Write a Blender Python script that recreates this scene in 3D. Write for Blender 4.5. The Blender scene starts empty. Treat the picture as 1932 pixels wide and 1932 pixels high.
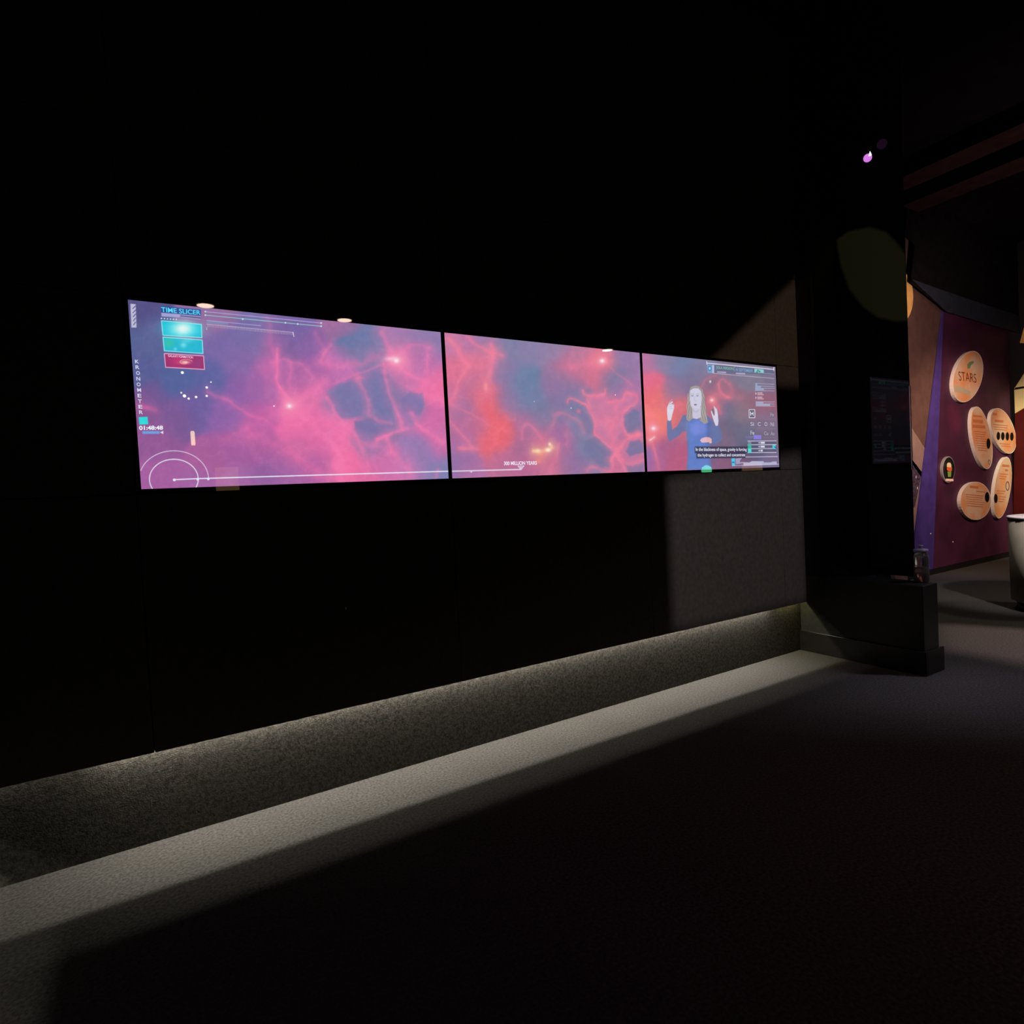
import bpy, bmesh, math, random
import numpy as np
from mathutils import Vector, Matrix

# ------------------------------------------------------------------ camera, world, exposure
IMG = 1932.0
FPX, PITCH, ROLL, YAW, HC = 1119.38, 0.03111, -0.05208, 0.54101, 1.55
WALL = 3.191                      # Y of the front of the screen wall
GLASS = WALL - 0.012              # Y of the monitor glass
sc = bpy.context.scene
C = sc.collection
_F = np.array([math.sin(YAW) * math.cos(PITCH), math.cos(YAW) * math.cos(PITCH), -math.sin(PITCH)])
_R0 = np.array([math.cos(YAW), -math.sin(YAW), 0.0])
_U0 = np.cross(_R0, _F)
_R = math.cos(ROLL) * _R0 + math.sin(ROLL) * _U0
_U = -math.sin(ROLL) * _R0 + math.cos(ROLL) * _U0
EYE = np.array([0.0, 0.0, HC])
cam = bpy.data.cameras.new('camera')
cam.sensor_fit = 'HORIZONTAL'; cam.sensor_width = 36.0; cam.lens = 36.0 * FPX / IMG
cam.clip_start = 0.05; cam.clip_end = 100
co = bpy.data.objects.new('camera', cam); C.objects.link(co)
mw = Matrix.Identity(4)
for i in range(3):
    mw[i][0] = _R[i]; mw[i][1] = _U[i]; mw[i][2] = -_F[i]; mw[i][3] = EYE[i]
co.matrix_world = mw
sc.camera = co
world = bpy.data.worlds.new('world'); sc.world = world
world.use_nodes = True
world.node_tree.nodes['Background'].inputs[0].default_value = (0.35, 0.35, 0.6, 1)
world.node_tree.nodes['Background'].inputs[1].default_value = 0.0012
sc.view_settings.view_transform = 'Standard'
sc.view_settings.look = 'None'
sc.view_settings.exposure = 0.0
sc.view_settings.gamma = 1.0
sc.view_settings.use_curve_mapping = False


def on(x, y, axis, val):
    """pixel of the photograph -> point on the plane axis=val"""
    v = _F * FPX + _R * (x - 966) - _U * (y - 966)
    return Vector(EYE + v * ((val - EYE[axis]) / v[axis]))


def project(P):
    v = P - EYE
    z = v @ _F
    return 966 + FPX * (v @ _R) / z, 966 - FPX * (v @ _U) / z


# ------------------------------------------------------------------ lights
def aim(o, p, t):
    o.location = p
    o.rotation_euler = (Vector(t) - Vector(p)).to_track_quat('-Z', 'Y').to_euler()


def area_light(name, p, t, sx, sy, watts, color, parent=None):
    l = bpy.data.lights.new(name, 'AREA'); l.shape = 'RECTANGLE'; l.size = sx; l.size_y = sy
    l.energy = watts; l.color = color
    o = bpy.data.objects.new(name, l); C.objects.link(o); aim(o, p, t); o.parent = parent
    return o


def spot_light(name, p, t, watts, color, deg, blend=0.5, radius=0.03):
    l = bpy.data.lights.new(name, 'SPOT'); l.energy = watts; l.color = color
    l.spot_size = math.radians(deg); l.spot_blend = blend; l.shadow_soft_size = radius
    o = bpy.data.objects.new(name, l); C.objects.link(o); aim(o, p, t)
    return o


LIP = 0.4446                      # height of the lower edge of the wall cladding
REC = WALL + 0.07                 # Y of the recessed plinth
LWX = -1.0                        # X of the recessed plinth of the left wall
CL = 0.012                        # cladding thickness
WHITE = (1.0, 0.93, 0.80)
# two rows of LEDs tucked behind the cladding, one row weak
def strip_light(name, z, watts, x0=-0.28, x1=4.50, a=0.011, col=None):
    o = area_light(name, ((x0 + x1) / 2, REC - a, z), ((x0 + x1) / 2, REC - a, 0), x1 - x0, 0.006, watts, col or WHITE)
    o.rotation_euler = (0, 0, 0)
strip_light('led_light', LIP + 0.058, 56.0)
strip_light('led_light', LIP + 0.035, 13.0)
strip_light('led_light', LIP + 0.056, 1.3, -0.9, -0.28)
strip_light('led_light', LIP + 0.05, 1.2, 4.62, 4.9, 0.012, (1.0, 0.9, 0.35))
o = area_light('led_light', (LWX + 0.015, 1.1, LIP + 0.058), (LWX + 0.015, 1.1, 0), 0.006, 3.4, 26.0, WHITE); o.rotation_euler = (0, 0, 0)
o = area_light('led_light', (LWX + 0.015, 1.1, LIP + 0.035), (LWX + 0.015, 1.1, 0), 0.006, 3.4, 8.5, WHITE); o.rotation_euler = (0, 0, 0)
# the far gallery: warm spots on the purple wall, table and floor
spot_light('gallery_light', (8.6, 1.2, 3.6), (10.9, 4.3, 1.6), 740, (1.0, 0.66, 0.46), 56, 0.7, 0.05)
spot_light('gallery_light', (7.6, 2.6, 3.1), (9.9, 4.4, 3.2), 300, (1.0, 0.66, 0.56), 84, 0.8, 0.05)  # unseen spot added to brighten the brown wall
spot_light('gallery_light', (11.3, 1.2, 3.7), (12.85, 3.2, 2.1), 700, (1.0, 0.85, 0.55), 50, 0.7, 0.05)
spot_light('table_light', (6.3, 1.0, 2.7), (8.1, 2.55, 0.75), 430, (0.95, 0.86, 0.8), 32, 0.8, 0.06)
spot_light('red_light', (9.2, 2.6, 3.3), on(1800, 790, 1, 4.38), 260, (1.0, 0.08, 0.12), 11, 1.0, 0.03)
spot_light('violet_light', (7.6, 3.2, 3.6), (9.3, 4.38, 1.0), 60, (0.42, 0.22, 1.0), 40, 0.8, 0.05)
spot_light('floor_light', (6.5, 0.8, 3.9), (5.6, 1.9, 0.0), 160, (0.8, 0.76, 1.0), 46, 1.0, 0.1)
spot_light('floor_light', (5.2, -1.0, 3.9), (4.6, 0.4, 0.0), 75, (1.0, 0.60, 0.5), 92, 1.0, 0.2)
spot_light('floor_light', (9.5, 0.8, 4.4), (8.6, 2.6, 0.0), 230, (1.0, 0.85, 0.66), 60, 1.0, 0.2)
spot_light('floor_light', (7.2, 3.5, 4.3), (7.6, 3.0, 0.0), 70, (1.0, 0.88, 0.72), 84, 1.0, 0.3)  # unseen fill added to lift the dark floor strip behind the table
spot_light('beam_fill', (8.8, 0.8, 2.4), (8.9, 2.9, 4.9), 110, (1.0, 0.62, 0.6), 100, 1.0, 0.2)  # unseen uplight added to brighten the ceiling beams


# ------------------------------------------------------------------ helpers
def s2l(c):
    c = np.asarray(c, float) / 255.0
    return np.where(c <= 0.04045, c / 12.92, ((c + 0.055) / 1.055) ** 2.4)


def tag(o, label=None, cat=None, group=None, kind=None):
    if label: o['label'] = label
    if cat: o['category'] = cat
    if group: o['group'] = group
    if kind: o['kind'] = kind
    return o


def empty(name, loc, rz=0.0):
    o = bpy.data.objects.new(name, None); C.objects.link(o)
    o.empty_display_size = 0.1
    o.location = loc; o.rotation_euler = (0, 0, rz)
    return o


def mat(name, col, rough=0.6, spec=0.5, metal=0.0, noise=None, bump=None, emit=None, strength=0.0, trans=0.0, ior=1.45, coat=0.0):
    """noise=(scale, amount, detail) mottles the colour; bump=(scale, strength) gives fine relief"""
    m = bpy.data.materials.new(name); m.use_nodes = True
    nt = m.node_tree; b = nt.nodes['Principled BSDF']
    c = tuple(col) + (1,)
    b.inputs['Base Color'].default_value = c
    b.inputs['Roughness'].default_value = rough
    b.inputs['Specular IOR Level'].default_value = spec
    b.inputs['Metallic'].default_value = metal
    b.inputs['IOR'].default_value = ior
    b.inputs['Transmission Weight'].default_value = trans
    b.inputs['Coat Weight'].default_value = coat
    tc = nt.nodes.new('ShaderNodeTexCoord')
    if noise:
        n = nt.nodes.new('ShaderNodeTexNoise'); n.inputs['Scale'].default_value = noise[0]; n.inputs['Detail'].default_value = noise[2]
        nt.links.new(tc.outputs['Object'], n.inputs['Vector'])
        r = nt.nodes.new('ShaderNodeValToRGB')
        a = noise[1]
        r.color_ramp.elements[0].position = 0.32; r.color_ramp.elements[1].position = 0.68
        r.color_ramp.elements[0].color = tuple(max(0, v * (1 - a)) for v in col) + (1,)
        r.color_ramp.elements[1].color = tuple(min(1, v * (1 + a)) for v in col) + (1,)
        nt.links.new(n.outputs['Fac'], r.inputs['Fac'])
        nt.links.new(r.outputs['Color'], b.inputs['Base Color'])
    if bump:
        n2 = nt.nodes.new('ShaderNodeTexNoise'); n2.inputs['Scale'].default_value = bump[0]; n2.inputs['Detail'].default_value = 3
        nt.links.new(tc.outputs['Object'], n2.inputs['Vector'])
        bp = nt.nodes.new('ShaderNodeBump'); bp.inputs['Strength'].default_value = bump[1]; bp.inputs['Distance'].default_value = 0.004
        nt.links.new(n2.outputs['Fac'], bp.inputs['Height'])
        nt.links.new(bp.outputs['Normal'], b.inputs['Normal'])
    if emit is not None:
        b.inputs['Emission Color'].default_value = tuple(emit) + (1,)
        b.inputs['Emission Strength'].default_value = strength
    return m


def link_mesh(name, me, m, parent=None, smooth=False):
    o = bpy.data.objects.new(name, me); C.objects.link(o)
    if m is not None: me.materials.append(m)
    if smooth:
        me.polygons.foreach_set('use_smooth', [True] * len(me.polygons))
    if parent is not None:
        o.parent = parent
        o.matrix_parent_inverse = Matrix.Translation(parent.location).inverted() if parent.rotation_euler[2] == 0 else (Matrix.Translation(parent.location) @ parent.rotation_euler.to_matrix().to_4x4()).inverted()
    return o


def bm_obj(name, bm, m, parent=None, smooth=False):
    bmesh.ops.recalc_face_normals(bm, faces=bm.faces[:])
    me = bpy.data.meshes.new(name); bm.to_mesh(me); bm.free()
    return link_mesh(name, me, m, parent, smooth)


def add_box(bm, x0, x1, y0, y1, z0, z1, bevel=0.0):
    vs = [bm.verts.new((x, y, z)) for x in (x0, x1) for y in (y0, y1) for z in (z0, z1)]
    fs = [(0, 1, 3, 2), (4, 6, 7, 5), (0, 4, 5, 1), (2, 3, 7, 6), (0, 2, 6, 4), (1, 5, 7, 3)]
    faces = [bm.faces.new([vs[i] for i in f]) for f in fs]
    if bevel:
        es = set(e for f in faces for e in f.edges)
        bmesh.ops.bevel(bm, geom=list(es), offset=bevel, segments=2, affect='EDGES', profile=0.5)


def box(name, x0, x1, y0, y1, z0, z1, m, parent=None, bevel=0.0):
    bm = bmesh.new(); add_box(bm, x0, x1, y0, y1, z0, z1, bevel)
    return bm_obj(name, bm, m, parent)


def add_prism(bm, pts, off):
    """polygon extruded by the vector off"""
    a = [bm.verts.new(p) for p in pts]; off = Vector(off)
    b = [bm.verts.new(Vector(p) + off) for p in pts]
    bm.faces.new(a); bm.faces.new(list(reversed(b)))
    n = len(a)
    for i in range(n):
        bm.faces.new((a[i], b[i], b[(i + 1) % n], a[(i + 1) % n]))


def prism(name, pts, off, m, parent=None, bevel=0.0):
    bm = bmesh.new(); add_prism(bm, pts, off)
    if bevel:
        n = len(pts)
        es = [e for e in bm.edges if len(e.link_faces) == 2 and any(len(f.verts) == n for f in e.link_faces) and n > 4]
        bmesh.ops.bevel(bm, geom=es, offset=bevel, segments=2, affect='EDGES')
    return bm_obj(name, bm, m, parent)


def add_lathe(bm, prof, cx, cy, n=32, cap=True):
    rings = []
    for r, z in prof:
        rings.append([bm.verts.new((cx + r * math.cos(2 * math.pi * k / n), cy + r * math.sin(2 * math.pi * k / n), z)) for k in range(n)])
    for a, b in zip(rings, rings[1:]):
        for k in range(n):
            bm.faces.new((a[k], a[(k + 1) % n], b[(k + 1) % n], b[k]))
    if cap:
        bm.faces.new(rings[0]); bm.faces.new(rings[-1])


def lathe(name, prof, cx, cy, m, parent=None, n=32, smooth=True, cap=True):
    bm = bmesh.new(); add_lathe(bm, prof, cx, cy, n, cap)
    return bm_obj(name, bm, m, parent, smooth)


def cyl_between(bm, a, b, r, n=12, r2=None):
    a = Vector(a); b = Vector(b); d = (b - a)
    M = Matrix.Translation((a + b) / 2) @ d.to_track_quat('Z', 'Y').to_matrix().to_4x4()
    bmesh.ops.create_cone(bm, cap_ends=True, segments=n, radius1=r, radius2=r if r2 is None else r2, depth=d.length, matrix=M)


def text_mesh(txt, corners, m, name, parent=None, bold=0.0, off=(0, 0, 0), kern=1.0):
    """lettering stretched over a quad: corners = top-left, top-right, bottom-right, bottom-left in 3D"""
    cu = bpy.data.curves.new('t', 'FONT'); cu.body = txt; cu.offset = bold; cu.space_character = kern
    to = bpy.data.objects.new('t', cu); C.objects.link(to)
    dg = bpy.context.evaluated_depsgraph_get()
    me = bpy.data.meshes.new_from_object(to.evaluated_get(dg))
    bpy.data.objects.remove(to); bpy.data.curves.remove(cu)
    n = len(me.vertices); v = np.empty(n * 3); me.vertices.foreach_get('co', v); v = v.reshape(-1, 3)
    mn = v.min(0); mx = v.max(0)
    s = (v[:, 0] - mn[0]) / (mx[0] - mn[0]); t = (v[:, 1] - mn[1]) / (mx[1] - mn[1])
    TL, TR, BR, BL = [np.array(c) for c in corners]
    s = s[:, None]; t = t[:, None]
    w = (BL * (1 - s) + BR * s) * (1 - t) + (TL * (1 - s) + TR * s) * t + np.array(off)
    me.vertices.foreach_set('co', w.astype(np.float32).ravel()); me.update()
    me.name = name; me.materials.clear()
    return link_mesh(name, me, m, parent)


# ------------------------------------------------------------------ materials
M = {}
M['carpet'] = mat('carpet', (0.046, 0.044, 0.042), 0.95, 0.1, noise=(75, 0.4, 5), bump=(150, 0.5))
M['plinth_carpet'] = mat('plinth_carpet', (0.048, 0.045, 0.040), 0.95, 0.08, noise=(75, 0.42, 5), bump=(150, 0.45))
M['wall_board'] = mat('wall_board', (0.045, 0.042, 0.041), 0.85, 0.2, noise=(30, 0.18, 8), bump=(120, 0.12))
M['black_paint'] = mat('black_paint', (0.006, 0.006, 0.007), 0.55, 0.25, noise=(18, 0.3, 3))
M['black_ceiling'] = mat('black_ceiling', (0.0035, 0.003, 0.0035), 0.9, 0.1, noise=(9, 0.4, 3))
M['black_gloss'] = mat('black_gloss', (0.012, 0.012, 0.010), 0.04, 0.27)
M['black_satin'] = mat('black_satin', (0.012, 0.012, 0.010), 0.4, 0.35, noise=(24, 0.3, 3))
M['bezel'] = mat('bezel', (0.004, 0.004, 0.005), 0.015, 0.5)
M['skirting'] = mat('skirting', (0.006, 0.005, 0.0045), 0.3, 0.5, noise=(30, 0.3, 3))
M['beam'] = mat('beam', (0.026, 0.014, 0.012), 0.9, 0.1, noise=(6, 0.3, 3))
M['metal'] = mat('metal', (0.6, 0.55, 0.42), 0.3, 0.5, metal=1.0)
M['fixture'] = mat('fixture', (0.01, 0.01, 0.011), 0.5, 0.3)


def glow(name, col, k):
    return mat(name, (0.02, 0.02, 0.02), 0.5, 0.1, emit=col, strength=k)


# ------------------------------------------------------------------ the room
S = 'structure'
X1, Y0, Y1, CZ = 16.0, -7.0, 5.0, 5.4
tag(box('floor', LWX - 0.3, X1, Y0, Y1 + 1, -0.05, 0.0, M['carpet']), kind=S)
tag(box('ceiling', LWX - 0.3, X1, Y0, Y1 + 1, CZ, CZ + 0.05, M['black_ceiling']), kind=S)
tag(box('wall_front', LWX - 0.3, X1, Y0 - 0.1, Y0, 0, CZ, M['black_paint']), kind=S)
tag(box('wall_right', X1, X1 + 0.1, Y0, Y1 + 1, 0, CZ, M['black_paint']), kind=S)
PX = 4.946                        # X of the pillar's near face, where the screen wall ends
wb = tag(box('wall_back', LWX - 0.1, PX + 0.3, REC, REC + 0.15, 0, CZ, M['plinth_carpet']), kind=S)
wl = tag(box('wall_left', LWX - 0.15, LWX, Y0, REC + 0.15, 0, CZ, M['plinth_carpet']), kind=S)
tag(box('wall_far', PX + 0.3, X1, Y1, Y1 + 0.1, 0, CZ, M['black_paint']), kind=S)

# monitors' layout on the glass plane
k = GLASS / WALL
SX0, SW, SG = -0.0465 * k, 1.54 * k, 0.02437 * k
SZ0 = HC + (1.65782 - HC) * k
SH = 0.85647 * k
SCX = [SX0 + i * (SW + SG) for i in range(3)]
BT = 0.021
CZ0, CZ1 = SZ0 - BT - 0.002, SZ0 + SH + BT + 0.002       # the opening rows
# cladding boards: each one is a part of the wall
rows = [(LIP, CZ0), (CZ0, CZ1), (CZ1, 3.3), (3.3, CZ)]
cols = [LWX + 0.07, -0.068, 1.508, 3.076, 4.640, PX]
g = 0.002
for (z0, z1) in rows:
    for a, b in zip(cols, cols[1:]):
        if z0 == CZ0 and a > -0.1 and b < 4.7: continue
        box('board', a + g, b - g, WALL, WALL + CL, z0 + (g if z0 != LIP else 0), z1 - g, M['wall_board'], wb)
for y0, y1 in ((-4.2, -1.8), (-1.8, -0.2), (-0.2, 1.5), (1.5, WALL)):
    for z0, z1 in ((LIP, 2.2), (2.2, CZ)):
        box('board', LWX + 0.07 - CL, LWX + 0.07, y0 + g, y1 - g, z0 + (g if z0 != LIP else 0), z1 - g, M['wall_board'], wl)
box('backing', LWX + 0.07, PX - 0.001, WALL + CL + 0.0003, WALL + CL + 0.001, LIP + 0.005, CZ0 - 0.01, M['black_paint'], wb)  # unseen sheets added to stop LED light leaking through the board seams
box('backing', LWX + 0.07, PX - 0.001, WALL + CL + 0.0003, WALL + CL + 0.001, CZ1 + 0.01, CZ - 0.01, M['black_paint'], wb)
# aluminium rails carrying the LED rows (out of sight behind the boards)
box('rail', LWX + 0.1, PX - 0.02, REC - 0.03, REC - 0.001, LIP + 0.062, LIP + 0.078, M['fixture'], wb)
box('rail', LWX + 0.001, LWX + 0.03, -0.8, REC - 0.05, LIP + 0.062, LIP + 0.078, M['fixture'], wl)

# ------------------------------------------------------------------ pictures on the monitors
RNG = np.random.RandomState(7)


def vnoise(x, y, scale, seed):
    r = np.random.RandomState(seed); T = r.rand(64, 64)
    u = x / scale; v = y / scale
    i = np.floor(u).astype(int); j = np.floor(v).astype(int); fu = u - i; fv = v - j
    fu = fu * fu * (3 - 2 * fu); fv = fv * fv * (3 - 2 * fv)
    a = T[i % 64, j % 64]; b = T[(i + 1) % 64, j % 64]; c = T[i % 64, (j + 1) % 64]; d = T[(i + 1) % 64, (j + 1) % 64]
    return (a * (1 - fu) + b * fu) * (1 - fv) + (c * (1 - fu) + d * fu) * fv - 0.5


def fbm(x, y, scale, seed, o=4):
    s = 0; a = 1.0
    for k in range(o):
        s = s + a * vnoise(x, y, scale / 2 ** k, seed + k); a *= 0.5
    return s


class Paint:
    def __init__(self, x, y, ctrl, sig=20.0):
        self.rx, self.ry = x, y
        self.x = x + 9 * fbm(x, y, 36, 11, 3); self.y = y + 9 * fbm(x, y, 36, 31, 3)
        num = np.zeros((len(x), 3)); den = np.zeros(len(x)) + 1e-12
        for cx, cy, r, g_, b in ctrl:
            d2 = (self.x - cx) ** 2 + (self.y - cy) ** 2
            w = np.exp(-d2 / (2 * sig * sig)) + 1e-7 / (1 + d2)
            den += w; num += w[:, None] * np.array([r, g_, b], float)
        self.c = num / den[:, None]

    def mix(self, a, col):
        self.c += (np.asarray(col, float) - self.c) * a[:, None]

    def mixi(self, idx, a, col):
        self.c[idx] += (np.asarray(col, float) - self.c[idx]) * a[:, None]

    def _sel(self, pts, pad, warp):
        P = np.array(pts, float); X, Y = (self.x, self.y) if warp else (self.rx, self.ry)
        idx = np.nonzero((X > P[:, 0].min() - pad) & (X < P[:, 0].max() + pad) & (Y > P[:, 1].min() - pad) & (Y < P[:, 1].max() + pad))[0]
        return P, X[idx], Y[idx], idx

    def line(self, pts, col, w, a=1.0, warp=True, soft=True, closed=False):
        """soft: gaussian of sigma w; hard: stroke of full width w"""
        if soft and warp and len(pts) > 2:
            q = np.array([pts[0]] + list(pts) + [pts[-1]], float); out = []
            for i in range(1, len(q) - 2):
                for t in (0, .25, .5, .75):
                    out.append(0.5 * ((2 * q[i]) + (q[i+1] - q[i-1]) * t + (2*q[i-1] - 5*q[i] + 4*q[i+1] - q[i+2]) * t*t + (3*q[i] - q[i-1] - 3*q[i+1] + q[i+2]) * t**3))
            pts = out + [q[-1]]
        P, X, Y, idx = self._sel(pts, 8 * w + 2, warp)
        if len(idx) == 0: return
        if closed: P = np.vstack([P, P[:1]])
        d = np.full(len(X), 1e9)
        for p, q in zip(P, P[1:]):
            e = q - p; L = max(1e-9, e @ e)
            t = np.clip(((X - p[0]) * e[0] + (Y - p[1]) * e[1]) / L, 0, 1)
            d = np.minimum(d, np.hypot(X - p[0] - t * e[0], Y - p[1] - t * e[1]))
        al = (0.55 * np.exp(-d * d / (1.1 * w * w)) + 0.42 * np.exp(-d * d / (11 * w * w))) * a * (1 + 0.55 * fbm(X, Y, 16, 57, 2)) if soft else np.clip(w / 2 + 0.5 - d, 0, 1) * a
        self.mixi(idx, al, col)

    def poly(self, pts, col, a=1.0, soft=0.8, warp=False):
        P, X, Y, idx = self._sel(pts, soft + 1, warp)
        if len(idx) == 0: return
        ins = np.zeros(len(X), bool); d = np.full(len(X), 1e9)
        Q = np.roll(P, -1, 0)
        for p, q in zip(P, Q):
            e = q - p; L = max(1e-9, e @ e)
            t = np.clip(((X - p[0]) * e[0] + (Y - p[1]) * e[1]) / L, 0, 1)
            d = np.minimum(d, np.hypot(X - p[0] - t * e[0], Y - p[1] - t * e[1]))
            if p[1] != q[1]:
                c = ((p[1] > Y) != (q[1] > Y)) & (X < (q[0] - p[0]) * (Y - p[1]) / (q[1] - p[1]) + p[0])
                ins ^= c
        sd = np.where(ins, d, -d)
        al = np.clip(sd / soft * 0.5 + 0.5, 0, 1); al = al * al * (3 - 2 * al) * a
        self.mixi(idx, al, col)

    def blob(self, cx, cy, sx, sy, col, a=1.0, warp=False, hard=False):
        X, Y = (self.x, self.y) if warp else (self.rx, self.ry)
        q = ((X - cx) / sx) ** 2 + ((Y - cy) / sy) ** 2
        al = np.clip((1.15 - np.sqrt(q)) / 0.3, 0, 1) * a if hard else np.exp(-q / 2) * a
        self.mix(al, col)

    def node(self, cx, cy, s=1.0, col=(255, 140, 180)):
        self.blob(cx, cy, 15 * s, 13 * s, col, 0.75, True)
        self.blob(cx, cy, 6 * s, 5 * s, (255, 185, 205), 0.85)
        self.blob(cx, cy, 2.6 * s, 2.3 * s, (255, 245, 250), 1.0)

    def wisps(self, col, a):
        for sc_, sd in ((46, 201), (26, 231)):
            n = fbm(self.x, self.y, sc_, sd, 4); rdg = np.clip(1 - np.abs(n) * 9, 0, 1) ** 2
            red = np.clip((self.c[:, 0] - 140) / 90, 0, 1)
            self.mix(rdg * a * (0.25 + 0.75 * red), col)

    def grain(self):
        n = fbm(self.rx, self.ry, 9, 91, 3)
        self.c *= (1 + 0.035 * n)[:, None]; self.c = self.c * 0.95 + np.array([140, 132, 158]) * 0.05
        self.c = np.clip(self.c, 0, 255)


def cr(ox, oy, s, pts):
    return [(ox + x / s, oy + y / s) for x, y in pts]


WH = (238, 236, 250); LAV = (176, 172, 222); CY = (60, 225, 235); PK = (255, 125, 180)


def paint_left(x, y):
    ctrl = [(250,590,84,80,134),(270,640,90,100,152),(260,700,88,95,150),(275,760,110,90,150),(262,770,150,80,140),(290,830,150,90,152),(300,900,168,95,162),(340,720,85,100,158),
     (330,780,125,90,150),(370,760,112,95,160),(400,720,95,100,162),(420,650,122,105,168),(400,600,150,110,160),(450,680,132,105,168),(470,640,120,110,168),
     (430,780,142,100,170),(440,850,168,95,160),(400,880,172,95,155),(380,915,165,100,165),(450,910,168,105,165),(500,900,150,95,160),(500,850,172,95,160),(490,790,180,95,165),
     (480,730,150,100,168),(520,700,178,105,170),(540,660,132,100,160),(560,620,122,100,165),(590,650,138,100,165),(640,620,165,110,160),(660,645,108,120,165),(690,650,112,125,170),(630,690,192,115,180),
     (600,700,152,95,165),(560,720,168,100,165),(575,740,228,115,170),(560,800,240,112,170),(600,830,225,105,165),(650,870,246,112,165),(640,800,246,118,175),
     (560,850,200,105,160),(540,890,165,100,165),(600,880,165,95,160),(650,760,132,120,170),(710,730,125,120,165),(730,770,130,125,170),(700,830,126,118,165),
     (770,770,150,120,170),(765,700,200,120,175),(800,680,195,115,175),(800,640,150,125,175),(750,620,168,125,175),(820,640,145,125,175),(820,730,240,115,165),
     (820,790,215,110,170),(830,830,200,110,170),(800,860,150,125,180),(780,880,165,125,180),(720,880,208,115,175),(740,900,215,115,175),(830,895,130,130,180),(700,905,235,110,165),(450,740,140,98,168)]
    p = Paint(x, y, ctrl, 17)
    c3 = lambda pts: cr(520, 560, 5.085, pts)
    H = (124, 120, 170)
    p.poly(c3([(530,470),(600,400),(750,365),(900,400),(1000,490),(880,510),(640,490)]), (106,121,168), 0.9, 5, True)
    p.poly(c3([(480,900),(600,830),(760,850),(800,950),(820,1120),(740,1160),(620,1130),(540,1010)]), H, 0.95, 3.5, True)
    p.poly(c3([(820,700),(1000,680),(1060,880),(1110,1010),(1150,1260),(1070,1260),(970,1130),(900,1000),(830,850)]), (120,120,170), 0.95, 2.5, True)
    p.poly(c3([(750,1190),(940,1160),(1060,1240),(1050,1310),(960,1400),(860,1400),(780,1320)]), (124,116,168), 0.95, 3, True)
    p.poly(c3([(1210,1000),(1290,900),(1400,900),(1410,1010),(1370,1130),(1290,1090),(1310,1220),(1260,1300),(1200,1130)]), (128,118,172), 0.9, 3, True)
    for pts, w, a in [([(0,500),(20,780),(130,1040)],3,.75),([(130,1040),(300,1200),(560,1450),(640,1750)],11,.55),([(130,1040),(330,900),(440,800)],8,.5),
        ([(450,630),(480,540),(520,470)],3,.6),([(380,330),(480,560)],3,.25),([(1140,620),(1060,470),(1000,330)],5,.5),([(1140,620),(1280,490),(1460,500)],3,.45),([(1460,500),(1440,740)],3,.5),
        ([(1140,620),(1000,570),(700,640),(480,650)],7,.45),([(1130,650),(1280,740),(1440,820),(1610,1000)],4,.6),([(1430,800),(1360,880),(1240,850)],4,.35),([(1020,660),(1080,900),(1170,1110),(1220,1260)],3.5,.6),
        ([(790,790),(870,980),(900,1130),(1100,1200)],3.5,.5),([(780,800),(840,790)],3.5,.7),([(980,1390),(1100,1330),(1260,1270)],4,.75),([(1060,1350),(1100,1500)],4,.6),
        ([(1290,1110),(1400,1260),(1620,1400)],5,.6),([(850,1410),(1150,1520),(1290,1720)],5,.45),([(500,980),(620,1150),(820,1430),(870,1600)],4,.6),
        ([(150,640),(240,640),(350,760),(400,880)],4,.4),([(0,620),(150,640),(140,900)],3,.35),([(480,830),(650,800),(850,720),(1010,660)],3,.4),([(560,1600),(620,1750)],4,.4),
        ([(1420,920),(1610,1000)],3,.5),([(1550,1640),(1510,1750)],2,.4),([(1270,1560),(1290,1700)],6,.3)]:
        p.line(c3(pts), PK, w, a)
    for pts, w, a in [([(394,738),(430,757),(468,781),(545,822)],3,.45),([(505,600),(512,660),(525,730),(546,766)],4,.35),([(500,700),(520,800),(600,900)],8,.25),([(455,810),(540,850),(620,905)],9,.35),
        ([(262,765),(290,775)],4,.5),([(546,766),(480,800),(420,830)],6,.2),([(505,640),(480,700),(460,800)],9,.15)]:
        p.line(pts, (250,115,175), w, a)
    p.node(546, 766); p.node(748, 680, 1.15); p.blob(738, 677, 9, 3, (255, 220, 235), 0.6)
    p.wisps((255, 150, 195), 0.13)
    # ---- interface
    p.poly([(246,573),(256,574),(257.5,618),(248,618)], WH, 0.75, 1)
    for i in range(5):
        yy = 579 + i * 7.6
        p.line([(255.5, yy - 1.5), (250.5 + i * 0.4, yy + 3.5)], (70, 80, 140), 1.8, 0.9, False, False)
    p.poly([(303,577.5),(379,584),(379,596),(304,590)], (34, 80, 152), 0.85, 1.2)
    p.poly([(304,590),(341,593),(338,599),(305,597)], LAV, 0.9, 0.8)
    for a, b in [((341,594),(378,597.5)),((338,597.5),(378,602.5))]:
        p.line([a, b], LAV, 1.2, 0.9, False, False)
    p.line([(341,596),(378,600)], (36, 70, 130), 1.8, 0.7, False, False)
    for i in range(6):
        p.blob(304.8 + i * 5.6, 600.6 + i * 0.45, 1.3, 1.3, WH, 1, hard=True)
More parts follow.
